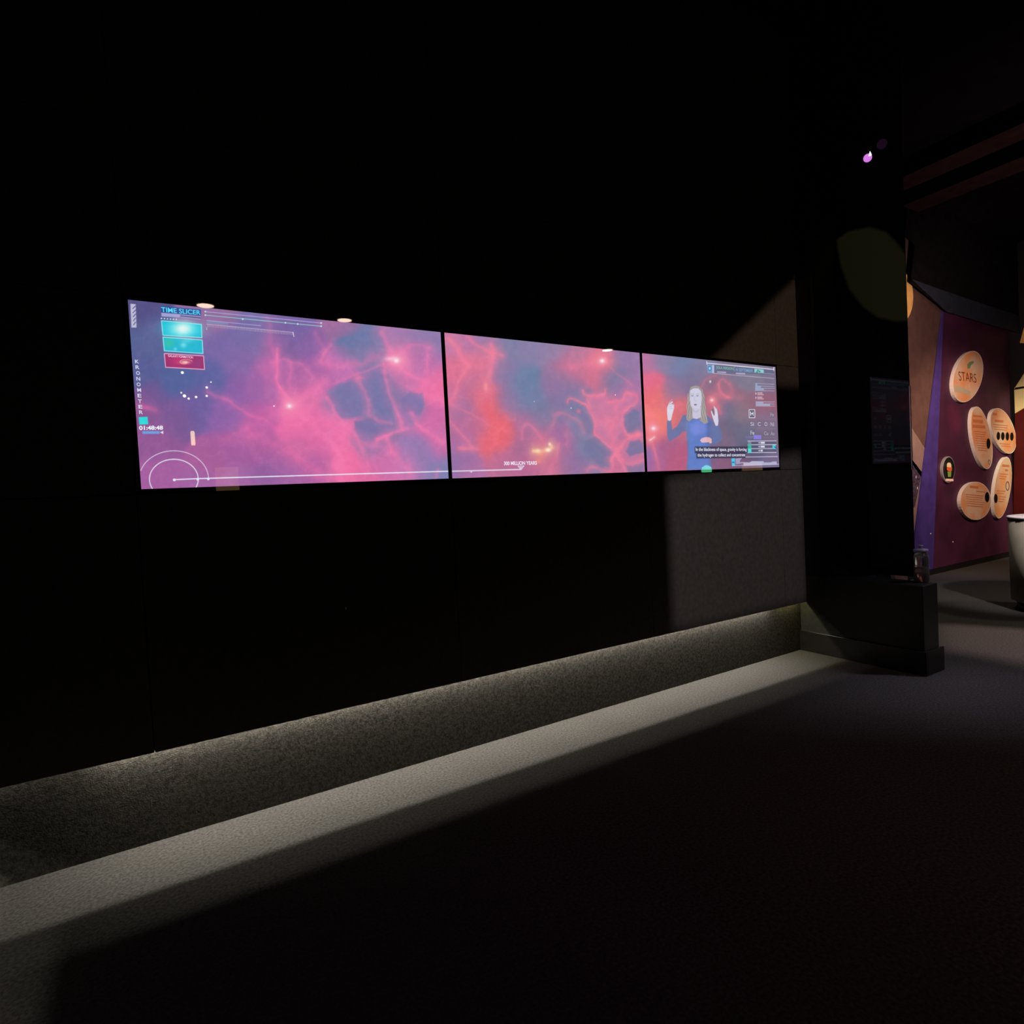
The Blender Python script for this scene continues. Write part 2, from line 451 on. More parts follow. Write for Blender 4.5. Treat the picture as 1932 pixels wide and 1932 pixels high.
    for q, c in [([(304.5,605),(380,612),(381,637),(307.5,632.5)], (30,190,220)), ([(307.5,636),(381.5,641.5),(383,667),(310,662)], (40,190,215)), ([(310,667),(384,671.5),(386,697),(312.5,693)], (165,50,110))]:
        p.poly(q, c, 1, 0.7)
        if c[0] == 30:
            p.blob(344, 621, 22, 10, (90, 245, 245), 0.9); p.blob(345, 620, 12, 8.5, (235, 255, 250), 1.0)
        elif c[0] == 40:
            p.blob(319, 647, 6, 6, (60, 205, 165), 0.8); p.blob(346, 651, 4, 3.5, (120, 230, 245), 0.9); p.blob(352, 643, 9, 3, (110, 225, 240), 0.6); p.blob(330.5, 658.5, 2, 2, (110, 230, 245), 0.9)
        else:
            p.blob(335, 680, 9, 7, (215, 60, 120), 0.6); p.blob(372, 686, 7, 8, (150, 70, 130), 0.7)
            sp = [(349 + (1.5 + 1.25 * t) * 1.55 * math.cos(-0.4 + t), 683.5 + (1.0 + 0.85 * t) * math.sin(-0.4 + t) * 1.0) for t in np.linspace(0, 6.3, 26)]
            p.line(sp, (250, 130, 150), 1.5, 0.95, False, False)
            p.blob(349, 683.5, 6, 2.2, (255, 215, 190), 0.95)
        p.line(q, (160, 250, 250) if c[0] < 100 else (250, 190, 220), 1.4, 1, False, False, True)
    p.line([(387,588),(606,609.5)], LAV, 1.4, 1, False, False); p.line([(387,594.5),(606,615.5)], (150,205,205), 1.4, 1, False, False)
    for q in [(387.5,588),(387.5,594.5),(606,609.5),(606,615.5),(458,602),(538.5,609),(561.5,611.3)]:
        p.blob(q[0], q[1], 1.6, 1.6, (190, 235, 240), 1, hard=True)
    p.poly([(390,604),(430,608.5),(430,613),(390,610)], (130,150,190), 0.7, 1); p.line([(390,604.5),(492,614.5)], LAV, 1.3, 0.9, False, False)
    for i in range(56):
        xx = 392 + i * 2.9; yy = 614.2 + (xx - 392) * 0.098
        p.line([(xx, yy - 2.6), (xx, yy + 2)], (200, 180, 205), 1.0, 0.75, False, False)
    p.line([(390,611.5),(553,627)], (205,190,215), 1.0, 0.9, False, False); p.line([(553,627),(554.5,635)], WH, 1.2, 1, False, False); p.line([(390,618),(390,622)], WH, 1, .8, False, False)
    p.poly([(261.5,787),(278.5,786.5),(279.5,800.5),(263,801)], (50, 225, 225), 1, 0.7)
    p.poly([(268,813.5),(301,813.5),(301,818.5),(269,818.5)], (110,170,235), 0.95, 0.8); p.poly([(302,815.8),(308,812.8),(308,819)], WH, 0.95, 0.8)
    p.line([(328 + 46 * math.cos(t), 904 + 37.5 * math.sin(t)) for t in np.radians(np.arange(152, 390, 4))], WH, 1.7, 1, False, False)
    p.line([(328 + 65.5 * math.cos(t), 904 + 53.5 * math.sin(t)) for t in np.radians(np.arange(198, 361, 4))], WH, 1.3, 0.9, False, False)
    p.line([(327,905),(375,903),(600,896.3),(850,889)], WH, 2.1, 1, False, False)
    for q in [(329,905.5),(373,904),(393,903.5)]: p.blob(q[0], q[1], 2.6, 2.6, WH, 1, hard=True)
    # fine dot screen of the panel
    m = (np.sin(x * 2 * math.pi / 3.1) * np.sin(y * 2 * math.pi / 3.3)); p.c *= (1 - 0.05 * m * np.clip((700 - x) / 200, 0, 1))[:, None]
    p.grain(); return p.c


def paint_middle(x, y):
    ctrl = [(850,640,205,125,168),(880,640,185,120,168),(920,640,150,125,170),(960,650,130,130,168),(1000,650,140,130,170),(1050,650,152,130,168),(1100,670,178,125,160),
     (1200,680,155,125,172),(860,700,228,115,150),(900,690,222,118,150),(890,720,192,115,155),(850,760,212,115,160),(869,770,168,115,160),(910,740,232,110,132),(950,700,140,125,168),
     (990,720,110,130,168),(1000,750,115,130,168),(960,760,150,122,165),(930,780,245,105,118),(940,820,246,105,116),(930,840,236,106,122),(900,800,200,110,150),(860,820,180,110,160),
     (870,860,150,110,165),(850,880,150,115,172),(880,890,180,115,165),(950,870,192,110,150),(980,840,175,110,150),(1000,800,178,115,158),(1020,780,125,125,162),(1050,740,150,120,165),
     (1060,720,150,120,160),(1080,690,196,115,150),(1120,680,226,118,150),(1130,700,215,115,145),(1160,710,125,125,162),(1060,760,130,120,162),(1080,770,120,125,165),(1100,800,120,130,168),
     (1110,830,125,130,166),(1120,860,125,125,166),(1150,780,205,122,162),(1140,810,205,120,165),(1190,790,150,120,165),(1185,845,125,125,165),(1180,820,200,115,150),(1170,870,215,115,152),
     (1200,880,170,120,165),(1060,830,160,110,160),(1040,880,200,115,150),(1080,880,150,115,160),(1020,840,205,115,150),(1000,880,190,105,150),(1190,700,150,122,165),(1190,740,180,118,165),(1215,700,170,125,170)]
    p = Paint(x, y, ctrl, 16)
    c4 = lambda pts: cr(830, 600, 4.83, pts)
    for h in [[(1660,900),(1750,830),(1810,850),(1830,1030),(1700,1040),(1660,1000)],[(1190,800),(1300,850),(1380,900),(1400,1040),(1330,1040),(1280,900)],[(1330,1100),(1420,1060),(1540,1190),(1540,1330),(1460,1370),(1310,1200)]]:
        p.poly(c4(h), (122,120,160), 0.9, 3, True)
    p.poly(c4([(1340,710),(1500,690),(1510,760),(1620,760),(1670,680),(1780,700),(1790,750),(1700,810),(1650,900),(1650,1010),(1600,1060),(1560,1160),(1430,1060),(1410,920),(1370,840)]), (212,125,165), 0.75, 2.5, True)
    p.poly(c4([(1540,1000),(1620,1100),(1800,1060),(1840,1080),(1850,1320),(1680,1340),(1600,1250),(1560,1180)]), (210,120,158), 0.7, 3, True)
    p.poly(c4([(1730,1110),(1800,1090),(1845,1130),(1850,1230),(1760,1260),(1710,1210)]), (128,118,160), 0.95, 3, True)
    p.poly(c4([(1690,1340),(1790,1330),(1850,1360),(1830,1420),(1700,1410)]), (135,118,160), 0.9, 3, True)
    PP = (252, 128, 158)
    for pts, w, a in [([(70,190),(210,380),(240,420),(200,560),(100,760)],3,.6),([(250,180),(400,290),(490,330),(560,350)],3,.6),([(470,260),(490,380),(440,540),(430,640)],5,.65),([(250,420),(400,430),(480,400)],7,.5),([(160,280),(230,390)],2.5,.6),
        ([(90,780),(300,880),(450,980)],2,.4),([(100,950),(200,1080),(280,1180)],3,.6),([(180,1190),(330,1185)],4,.7),([(740,1090),(740,1000),(800,960),(880,1010),(940,1120)],2.5,.45),
        ([(1200,440),(1350,430),(1480,390)],7,.4),([(1480,390),(1600,500),(1750,620)],1.5,.3),([(1020,980),(1060,880),(1200,900),(1280,960),(1310,1040)],3.5,.4),
        ([(1170,770),(1200,740),(1300,770),(1370,850),(1410,960),(1420,1050),(1540,1170)],2.2,.8),([(1300,680),(1340,720),(1490,700),(1505,670)],2,.8),([(1340,720),(1370,830)],1.8,.6),
        ([(1450,930),(1540,960),(1560,1130)],4,.4),([(1530,765),(1650,740),(1680,680),(1780,700),(1790,760),(1700,810),(1650,900),(1660,1010),(1710,1060),(1830,1050)],2,.7),([(1600,790),(1610,900),(1560,1000)],3,.5),
        ([(1640,1160),(1700,1090),(1790,1050)],2.5,.7),([(1540,1290),(1590,1240),(1650,1300),(1680,1400)],2.5,.7),([(1330,1400),(1380,1380),(1530,1385),(1560,1260),(1640,1160)],3.5,.6),
        ([(1600,1180),(1720,1330),(1850,1310)],3,.5),([(1080,1160),(1060,1300),(1000,1400)],4,.4),([(1170,950),(1160,1150)],5,.25)]:
        p.line(c4(pts), PP, w, a)
    p.node(1136, 681, 0.95, (255, 135, 150)); p.blob(916, 729, 3, 5, (255, 160, 160), .8)
    p.line(c4([(860,1210),(940,1225),(1010,1200),(1015,1180)]), (255, 205, 165), 3.2, .9); p.line(c4([(950,1230),(900,1300)]), (255,150,130), 6, .6)
    p.blob(1034, 849, 3.5, 2.5, (255, 245, 215), 1); p.blob(1037, 838, 1.5, 2, (255, 245, 235), .9); p.blob(1015, 850, 4, 2, (255, 235, 190), .8)
    p.blob(1092, 776, 3, 3, (220, 120, 150), .8)
    p.wisps((255, 150, 170), 0.12)
    p.line([(846,889.3),(983,885.7)], WH, 1.9, 1, False, False)
    p.line([(977.5,879.5),(988.5,879.2)], WH, 1.3, 1, False, False); p.line([(977.5,879.5),(983,886),(988.5,879.2)], WH, 1.2, 1, False, False)
    p.poly([(980,881),(986,881),(983,885)], WH, .8); p.poly([(886.5,889.5),(892,889.5),(889,892)], WH, .9)
    p.grain(); return p.c


def paint_right(x, y):
    ctrl = [(1220,680,190,120,165),(1250,680,140,130,165),(1290,690,120,130,168),(1300,720,130,115,150),(1330,690,130,130,168),(1380,705,130,120,145),(1420,712,130,125,145),
     (1450,720,125,115,140),(1225,720,235,110,142),(1240,750,245,115,122),(1230,790,255,130,128),(1270,740,150,120,155),(1262,770,225,120,130),(1255,785,250,130,112),(1250,805,240,120,122),
     (1280,770,210,110,118),(1285,800,200,110,130),(1225,820,210,105,130),(1260,840,172,100,140),(1280,860,188,95,130),(1240,870,170,100,150),(1222,860,150,110,170),(1290,880,190,95,130),
     (1350,720,132,110,135),(1345,755,185,110,130),(1370,740,150,108,130),(1375,770,110,110,142),(1400,760,140,110,130),(1400,780,140,122,132),(1430,770,150,100,122),(1450,760,150,100,122),
     (1390,810,110,105,130),(1370,830,125,105,130),(1410,820,108,110,135),(1440,800,135,115,140),(1450,830,120,105,130),(1420,850,90,90,120),(1360,880,140,95,125),(1400,875,120,90,120),
     (1450,880,120,105,140),(1320,700,128,122,150),(1330,860,120,100,150)]
    p = Paint(x, y, ctrl, 13)
    c5 = lambda pts: cr(1200, 640, 6.9, pts)
    for pts, w, a in [([(180,940),(228,1060),(228,1160)],2,.6),([(1080,590),(1150,530),(1240,590)],2.5,.4),([(1090,600),(1130,700),(1210,760)],2.5,.45),([(1240,600),(1260,700),(1210,760)],3,.2),
        ([(860,620),(940,520),(1040,480)],2.5,.4),([(228,1250),(200,1350),(240,1480),(300,1680)],4,.6),([(0,1220),(120,1260),(228,1200)],3,.5),([(420,900),(520,880),(590,850)],4,.5),([(990,795),(1050,880),(1090,960)],4,.45),([(1050,720),(1200,760),(1400,750)],5,.25)]:
        p.line(c5(pts), (255,125,145), w, a)
    p.node(1233, 808, 0.85, (255, 140, 145)); p.blob(1343.5, 755, 5, 5, (255, 150, 165), .9); p.blob(1343, 755, 2, 2, (255, 215, 215), 1)
    p.blob(1340, 720, 1.2, 1.6, (255, 250, 235), 1); p.line([(1227,830),(1234,825)], (255,225,225), 1.2, 1, False)  # white dot and dash: lamp reflections in the glass, painted into the picture
    p.wisps((250, 140, 150), 0.09)
    # the sign language interpreter in a blue top
    cg = lambda pts: cr(1240, 710, 10.17, pts)
    ARM = (102, 120, 172)
    p.poly(cg([(265,850),(290,1020),(380,960),(440,860),(490,750),(600,730),(690,800),(800,815),(960,750),(1050,830),(1110,940),(1180,930),(1235,1080),(1245,1210),(1150,1300),(1030,1290),(1010,1400),(1030,1600),(1050,1790),(560,1795),(590,1500),(575,1250),(560,1050),(480,1065),(420,1140),(230,1250),(190,1150),(185,850)]), ARM, .88, 1.6)
    p.poly(cg([(600,860),(700,822),(800,826),(960,840),(1000,1000),(950,1250),(980,1500),(1020,1785),(590,1790),(605,1300),(610,1000)]), (100,130,205), .95, 4)
    p.poly(cg([(630,920),(780,870),(930,920),(950,1040),(900,1120),(700,1130),(640,1050)]), (122,140,222), .95, 5)
    p.line(cg([(985,900),(975,1250)]), (88,105,165), 2.5, .6, False); p.line(cg([(570,900),(590,1200)]), (110,140,205), 2, .5, False)
    HR = (164,158,156)
    p.poly(cg([(640,205),(720,175),(800,190),(870,270),(910,400),(920,560),(950,740),(972,890),(900,912),(820,850),(800,700),(690,700),(680,800),(610,870),(560,825),(580,640),(580,500),(610,300)]), HR, 1, 0.9)
    for i in range(16):
        t = i / 15; s = -1 if i < 7 else 1
        if s < 0: a = [(645 - i * 8, 330), (630 - i * 9, 560), (672 - i * 17, 700), (682 - i * 17, 845 - i * 4)]
        else: a = [(800 + (i - 7) * 10, 260), (845 + (i - 7) * 9, 480), (825 + (i - 7) * 15, 700), (840 + (i - 7) * 15, 880)]
        p.line(cg([(q[0] + 9 * math.sin(q[1] * .03 + i), q[1]) for q in [(a[j][0] + (a[j+1][0] - a[j][0]) * f, a[j][1] + (a[j+1][1] - a[j][1]) * f) for j in range(3) for f in (0, .25, .5, .75)]]), [(206,196,180),(112,108,116),(206,200,190),(128,122,128)][i % 4], 0.85, .8, False, False)
    p.poly(cg([(676,590),(840,590),(834,790),(760,818),(684,806)]), (206,202,224), 1, 0.8)
    p.poly(cg([(632,270),(695,232),(790,232),(842,290),(856,420),(846,550),(802,640),(742,672),(684,640),(642,550),(624,420)]), (214,212,232), 1, 0.9)
    p.line(cg([(690,650),(740,678),(800,640)]), (180,176,200), .8, .6, False)
    for ex in (675, 772):
        p.line(cg([(ex - 26, 345), (ex, 334), (ex + 24, 343)]), (165,160,180), 0.8, .8, False, False)
        p.line(cg([(ex - 20, 374), (ex, 368), (ex + 20, 374)]), (205,203,222), 1.6, .8, False, False)
        p.blob(1240 + ex / 10.17, 710 + 375 / 10.17, 1.3, .8, (120,124,155), .95)
    p.line(cg([(722,390),(712,455),(722,472),(742,470)]), (186,182,206), .8, .8, False, False)
    p.blob(1240 + 733 / 10.17, 710 + 546 / 10.17, 2.9, 1.2, (140,96,128), 1, hard=True); p.line(cg([(712,532),(752,532)]), (190,150,170), .8, .8, False, False)
    p.poly(cg([(190,600),(215,530),(240,505),(290,478),(300,495),(272,535),(322,540),(322,610),(292,720),(268,835),(240,856),(205,842),(190,720)]), (226,222,238), 1, 0.8)
    for a in ([(225,505),(270,455),(290,440)], [(300,545),(322,548)]): p.line(cg(a), (215,185,215), 1.0, .8, False, False)
    for a in ([(245,545),(285,515)], [(240,585),(295,565)], [(250,620),(290,610)], [(225,540),(260,500)]): p.line(cg(a), (172,160,190), .7, .8, False, False)
    p.poly(cg([(1080,562),(1110,590),(1148,640),(1163,720),(1175,860),(1165,945),(1122,952),(1092,880),(1060,780),(1030,680),(1046,652),(1075,730),(1100,760),(1104,690),(1092,620)]), (220,216,236), 1, 0.8)
    p.poly(cg([(1060,610),(1088,640),(1098,750),(1070,720),(1048,650)]), (120,112,122), .9, 0.8)
    # caption boxes
    p.poly([(1311,842.5),(1410,842.5),(1410,854),(1311,855)], (52, 50, 74), 0.85, 1.6); p.poly([(1314,854),(1407,853),(1407,864),(1314,865)], (52, 50, 74), 0.85, 1.6)
    # interface
    L = lambda pts, c=WH, w=1.2, a=1, cl=False: p.line(pts, c, w, a, False, False, cl)
    L([(1333.5,685),(1460,697)], WH, 1.5); L([(1333.3,682),(1334,688)], WH, 1.4); L([(1460,693.5),(1460,699.5)], WH, 1.5)
    p.poly([(1348,688),(1460,698.5),(1460,707),(1347,703.5)], (88,100,135), .55, 1)
    p.poly([(1334,687.5),(1347.5,689),(1347.5,704),(1335,703.5)], (128,165,205), .9); p.poly([(1344,688.5),(1347,689),(1347,704),(1344,704)], (190,200,240), 1, .6)
    p.blob(1339, 695, 3.3, 4.6, (60,105,155), .9, hard=True); p.blob(1339, 695, 2.2, 2.9, (150,220,245), 1, hard=True)
    L([(1347,704.5),(1460,714)], (190,180,200), 1.1); L([(1440,704),(1460,706)], (170,165,195), 1, .8); L([(1385,690.5),(1385,700)], (150,165,190), 1)
    p.poly([(1423.5,695.5),(1441,697.5),(1441,704),(1423.5,703)], (150,215,215), 1)
    for q in [(1430,699),(1433,701),(1428,702)]: p.blob(q[0], q[1], 1.1, 1.1, (40,90,90), .9)
    for a, b in [((1353,700.5),(1370,704.5)),((1388,703.2),(1406,706.8))]:
        p.poly([a, (b[0], b[1] - 3.2), b, (a[0], a[1] + 2.6)], (185,175,205), .9, .7)
    for yy in (723.5, 728, 732.5, 737): L([(1425, yy), (1460.5, yy + 1.6 if yy < 730 else yy + .6)], (180,175,205), 1.1, .9)
    for q in [(1425,1429,723,728),(1425,1436,728,732),(1425,1441,732.5,736.5)]: p.poly([(q[0],q[2]),(q[1],q[2]),(q[1],q[3]),(q[0],q[3])], (160,175,208), .9, .6)
    for yy in (742.5, 750.5):
        p.poly([(1425.5,yy-2.5),(1427.5,yy),(1425.5,yy+2.5)], WH, .9, .6); p.poly([(1429,yy-2),(1438.5,yy-2),(1438.5,yy),(1429,yy)], (222,190,205), .9, .5); p.poly([(1429,yy+1),(1441,yy+1),(1441,yy+3),(1429,yy+3)], (222,185,200), .8, .5)
    for yy in (758.5, 762.3, 766.3): L([(1426, yy - .4), (1461.5, yy)], (190,185,210), 1.1, .9)
    for q in [(1426,1440,757.5,761),(1426,1453,761.5,765.5)]: p.poly([(q[0],q[2]),(q[1],q[2]),(q[1],q[3]),(q[0],q[3])], (172,176,205), .9, .6)
    p.poly([(1413,772.5),(1424,772.3),(1424.5,788),(1413.5,788)], (92,92,112), 1, .6); L([(1413.3,773),(1424,773),(1424.2,788),(1413.6,788)], WH, 1.3, 1, True)
    for q in [(1419.5,800),(1432.5,800),(1445.5,800),(1457.5,801),(1419.5,817),(1445.5,818),(1457.5,818),(1456.5,782.5)]:
        p.poly([(q[0]-5,q[1]-6.5),(q[0]+5,q[1]-6.5),(q[0]+5,q[1]+6.5),(q[0]-5,q[1]+6.5)], (105,98,118), .35, .8); L([(q[0]-5,q[1]+7),(q[0]+4.5,q[1]+7)], (150,140,160), .8, .6)
    p.poly([(1412,833),(1464,832),(1465,853),(1412,854)], (84,84,112), .6, 1)
    for yy in (832.2, 839.2, 846.6, 854): L([(1411, yy), (1464.5, yy - .4)], WH, 1.1, .95)
    for a, b, c in [(832.5,838.8,(125,140,165)),(839,846.5,(60,190,160)),(846.5,854.5,(90,225,225))]: p.poly([(1411,a),(1417.5,a),(1417.8,b),(1411.5,b)], c, 1, .5)
    for a, b, yy in [(1435,1443,835.4),(1435,1443,842.7),(1435,1439,850.2)]: p.poly([(a,yy-1.7),(b,yy-1.7),(b,yy+1.7),(a,yy+1.7)], WH, .95, .6); p.blob(1432.5, yy, 1, 1, WH, .9)
    p.poly([(1457.5,839.5),(1463,839.5),(1463.5,847),(1457.5,846.5)], (70,220,235), 1, .6); p.line([(1461,843),(1465,846)], (10,40,120), 1.2, .9, False, False)
    L([(1407,862.3),(1467,861.3)], WH, 1.1, .9)
    p.poly([(1380,865),(1386.5,864.5),(1386.8,879),(1381,879)], (80,205,240), 1, .6); p.poly([(1381,871),(1386,871),(1386,873.5),(1381,873.5)], (50,110,180), .9, .6)
    p.poly([(1387.5,865),(1400,864),(1396,869),(1396,872),(1403,871.5),(1404,873),(1396,875),(1388,876)], (170,170,205), .85, .6)
    p.poly([(1403,879),(1402.5,872),(1414,872.8),(1418,870),(1440,870),(1442,872.5),(1454,872.3),(1458,870.8),(1465,870.4),(1466,876.5),(1440,877.5)], (182,184,216), .95, .6); L([(1382,878.7),(1469,875.7)], (205,205,230), 1.1, .9)
    p.grain(); return p.c


def screen_material():
    m = bpy.data.materials.new('screen_picture'); m.use_nodes = True
    nt = m.node_tree; b = nt.nodes['Principled BSDF']
    a = nt.nodes.new('ShaderNodeVertexColor'); a.layer_name = 'picture'
    b.inputs['Base Color'].default_value = (0.004, 0.004, 0.004, 1); b.inputs['Roughness'].default_value = 0.012
    nt.links.new(a.outputs['Color'], b.inputs['Emission Color']); b.inputs['Emission Strength'].default_value = 0.96
    return m
M['picture'] = screen_material()
LETTER = {}
def lit(col):
    if col not in LETTER:
        LETTER[col] = mat('lit_lettering', (0.004, 0.004, 0.004), 0.2, 0.3, emit=tuple(float(v) for v in s2l(col)), strength=1.0)
    return LETTER[col]


def picture_mesh(i, nx, ny, fn, parent):
    u = np.linspace(0, 1, nx + 1); v = np.linspace(0, 1, ny + 1)
    UU, VV = np.meshgrid(u, v)
    P = np.stack([SCX[i] + UU.ravel() * SW, np.full(UU.size, GLASS), SZ0 + VV.ravel() * SH], 1)
    px, py = project(P)
    col = s2l(fn(px, py))
    me = bpy.data.meshes.new('picture')
    n = P.shape[0]; nf = nx * ny
    me.vertices.add(n); me.vertices.foreach_set('co', P.astype(np.float32).ravel())
    I, J = np.meshgrid(np.arange(nx), np.arange(ny)); a = (J * (nx + 1) + I).ravel()
    q = np.stack([a, a + 1, a + nx + 2, a + nx + 1], 1)
    me.loops.add(nf * 4); me.loops.foreach_set('vertex_index', q.ravel().astype(np.int32))
    me.polygons.add(nf); me.polygons.foreach_set('loop_start', np.arange(0, nf * 4, 4, dtype=np.int32))
    me.update(calc_edges=True)
    at = me.color_attributes.new('picture', 'FLOAT_COLOR', 'POINT')
    at.data.foreach_set('color', np.hstack([col, np.ones((n, 1))]).astype(np.float32).ravel())
    return link_mesh('picture', me, M['picture'], parent)


labels = ['left wall monitor of the three, showing a time slicer menu and pink nebula',
          'middle wall monitor of the three, showing pink and orange nebula marked million years',
          'right wall monitor showing a sign language interpreter in blue with captions']
res = [(800, 450), (480, 270), (560, 315)]
fns = [paint_left, paint_middle, paint_right]
mons = []
for i in range(3):
    x0, x1, z0, z1 = SCX[i], SCX[i] + SW, SZ0, SZ0 + SH
    root = empty('wall_monitor', ((x0 + x1) / 2, GLASS, z0 - BT)); mons.append(root)
    tag(root, labels[i], 'monitor', 'three wall monitors in a row')
    h = SG / 2 - 0.0008
    box('housing', x0 - h, x1 + h, GLASS + 0.001, REC - 0.004, z0 - BT, z1 + BT, M['fixture'], root)
    bm = bmesh.new()
    for q in ((x0 - h, x1 + h, z1, z1 + BT), (x0 - h, x1 + h, z0 - BT, z0), (x0 - h, x0, z0, z1), (x1, x1 + h, z0, z1)):
        add_box(bm, q[0], q[1], GLASS - 0.0005, GLASS + 0.001, q[2], q[3])
    bm_obj('bezel', bm, M['bezel'], root)
    picture_mesh(i, res[i][0], res[i][1], fns[i], root)


def screen_text(i, txt, q, col, name, bold=0.0, kern=1.0):
    return text_mesh(txt, [on(a, b, 1, GLASS - 0.0008) for a, b in q], lit(col), name, mons[i], bold, kern=kern)


screen_text(0, 'TIME SLICER', [(303.7,579.2),(378,585.8),(378.4,594.2),(304.6,588.6)], (90,220,250), 'heading_text', 0.012)
screen_text(0, 'GALAXY FORMATION', [(317,668.8),(364,672.2),(364.3,676.6),(317.2,673.2)], (250,205,228), 'caption_text', 0.01)
screen_text(0, '01:48:48', [(262.2,803.4),(307.4,803),(307.6,810.8),(262.6,811.4)], (238,240,250), 'clock_text', 0.03)
for ch, (cx, cy) in zip('KRONOMETER', [(258.2,682),(259.2,692.8),(260.2,703.8),(260.8,714.6),(261.4,725.2),(262.4,735.8),(263,746.4),(263.8,757),(264.8,767.4),(265.8,777.8)]):
    screen_text(0, ch, [(cx-3.7,cy-3.6),(cx+3.5,cy-3.2),(cx+4,cy+3.6),(cx-3.2,cy+3.3)], (215,220,240), 'letter', 0.015)
screen_text(1, '300 MILLION YEARS', [(950.5,870.6),(1012.6,869.8),(1013,876.8),(950.9,877.8)], (238,226,245), 'caption_text', 0.025)
screen_text(2, 'In the blackness of space, gravity is forcing', [(1312.6,844.4),(1408.6,845.1),(1408.8,852.4),(1312.8,853)], (235,232,248), 'caption_text', 0.012)
screen_text(2, 'the hydrogen to collect and concentrate', [(1316,855.6),(1405.8,855.2),(1406,862.6),(1316.2,863.4)], (235,232,248), 'caption_text', 0.012)
screen_text(2, 'JOLA VERSION', [(1351.3,690.6),(1383.4,693.6),(1383.4,699.3),(1351.3,696.9)], (120,190,160), 'heading_text', 0.01)
screen_text(2, 'AI SEPTEMBER', [(1387.5,694),(1420.5,697),(1420.5,702.8),(1387.5,700.2)], (120,165,200), 'heading_text', 0.01)
for t, cx, cy, w, c in [('H',1418.7,780.5,4.4,(240,238,248)),('He',1456.5,782,5.5,(160,150,170)),('Si',1419.3,800,5.5,(185,175,195)),('C',1432.6,800,4.5,(185,178,195)),('O',1445.2,800.2,4.3,(190,182,200)),
                        ('Ni',1457.3,800.6,5.4,(178,170,190)),('Fe',1419.6,816.6,6,(180,178,200)),('Cu',1445.6,817.6,6.4,(165,158,178)),('Au',1457.4,817.8,6,(160,152,172))]:
    h = 4.0
    screen_text(2, t, [(cx-w/2-.8,cy-h),(cx+w/2+.4,cy-h+.3),(cx+w/2+.7,cy+h-.4),(cx-w/2-.5,cy+h-.2)], c, 'symbol_text', 0.02)

# ------------------------------------------------------------------ reflected lamps: real fixtures behind the camera
def mirrored(x, y, ydepth):
    """where a thing standing at Y=ydepth must be to show in the glass at this pixel"""
    v = on(x, y, 1, 2 * GLASS - ydepth)
    return Vector((v.x, ydepth, v.z))


def downlight(x, y, label):
    v = on(x, y, 2, CZ - 0.012); p = Vector((v.x, 2 * GLASS - v.y, CZ - 0.012))
    root = empty('ceiling_downlight', (p.x, p.y, CZ)); tag(root, label, 'ceiling light', 'round ceiling downlights over the screen wall')
    lathe('rim', [(0.150, CZ - 0.001), (0.17, CZ - 0.001), (0.166, CZ - 0.016), (0.149, CZ - 0.016)], p.x, p.y, M['fixture'], root, cap=False)
    bm = bmesh.new(); add_lathe(bm, [(0.146, CZ - 0.002), (0.146, CZ - 0.010)], p.x, p.y, 32)
    bm_obj('diffuser', bm, glow('warm_diffuser', (1.0, 0.70, 0.56), 32), root)
downlight(387.5, 577, 'warm round ceiling downlight mirrored above the time slicer title')
downlight(650, 604.5, 'warm round ceiling downlight mirrored at the middle of the left monitor top')
downlight(1146, 661, 'warm round ceiling downlight mirrored near the top right of the middle monitor')


NFIX = [0]
def spot_fixture(x, y, rpx, label, col=(1, 0.95, 0.85), k=24):
    NFIX[0] += 1; yd = -2.4 - 0.28 * NFIX[0]
    p = mirrored(x, y, yd)
    dist = abs(on(x, y, 1, 2 * GLASS - yd).y) / 0.9
    r = max(0.010, rpx / FPX * dist * 0.74)
    root = empty('track_spotlight', p); tag(root, label, 'spotlight', 'track spotlights behind the camera')
    bm = bmesh.new(); cyl_between(bm, p + Vector((0, -0.16, 0)), p + Vector((0, -0.005, 0)), r * 1.12, 16); bm_obj('lamp_body', bm, M['fixture'], root, False)
    bm = bmesh.new(); cyl_between(bm, p + Vector((0, -0.004, 0)), p + Vector((0, 0.004, 0)), r, 16); bm_obj('lens', bm, glow('lens_glow', col, k), root)
    bm = bmesh.new(); cyl_between(bm, p + Vector((0, -0.1, 0.01)), Vector((p.x - 0.9, p.y - 0.1, CZ)), 0.008, 8); bm_obj('stem', bm, M['fixture'], root)
for args in [(344,703,2.6,'white spotlight mirrored just under the galaxy thumbnail'),(342,741,1.6,'faint spotlight mirrored at the far left of the low cluster',(1,.85,.6),20),
             (348,747,3.0,'brightest spotlight mirrored in the low cluster on the left monitor'),(356,752,2.0,'spotlight mirrored just right of the brightest one'),
             (370,749,2.2,'lone spotlight mirrored midway along the low cluster'),(390,731,2.2,'spotlight mirrored highest at the right of the cluster'),
             (390,747,2.0,'spotlight mirrored at the right end of the cluster'),(398,721,1.3,'dim slanted spotlight mirrored top right of the cluster'),
             (517,766,0.9,'tiny spotlight mirrored left of the lower bright nebula star'),(1161,745,1.0,'tiny spotlight mirrored in the middle monitor beside the pink filament'),(1077.5,770,1.2,'small spotlight mirrored in the middle monitor, low'),(1008,757.5,0.9,'faint spotlight mirrored at the centre of the middle monitor',(1,.9,.7),14)]:
    spot_fixture(*args)
# tall warm tube
p = mirrored(364, 827, -3.0)
root = empty('tube_lamp', (p.x, p.y, p.z - 0.12)); tag(root, 'short upright warm tube lamp mirrored above the dial on the left monitor', 'lamp')
lathe('tube', [(0.02, p.z - 0.10), (0.026, p.z - 0.08), (0.026, p.z + 0.08), (0.02, p.z + 0.10)], p.x, p.y, glow('tube_glow', (1, .72, .35), 16), root, 16)
lathe('holder', [(0.03, p.z - 0.13), (0.03, p.z - 0.1)], p.x, p.y, M['fixture'], root, 16)
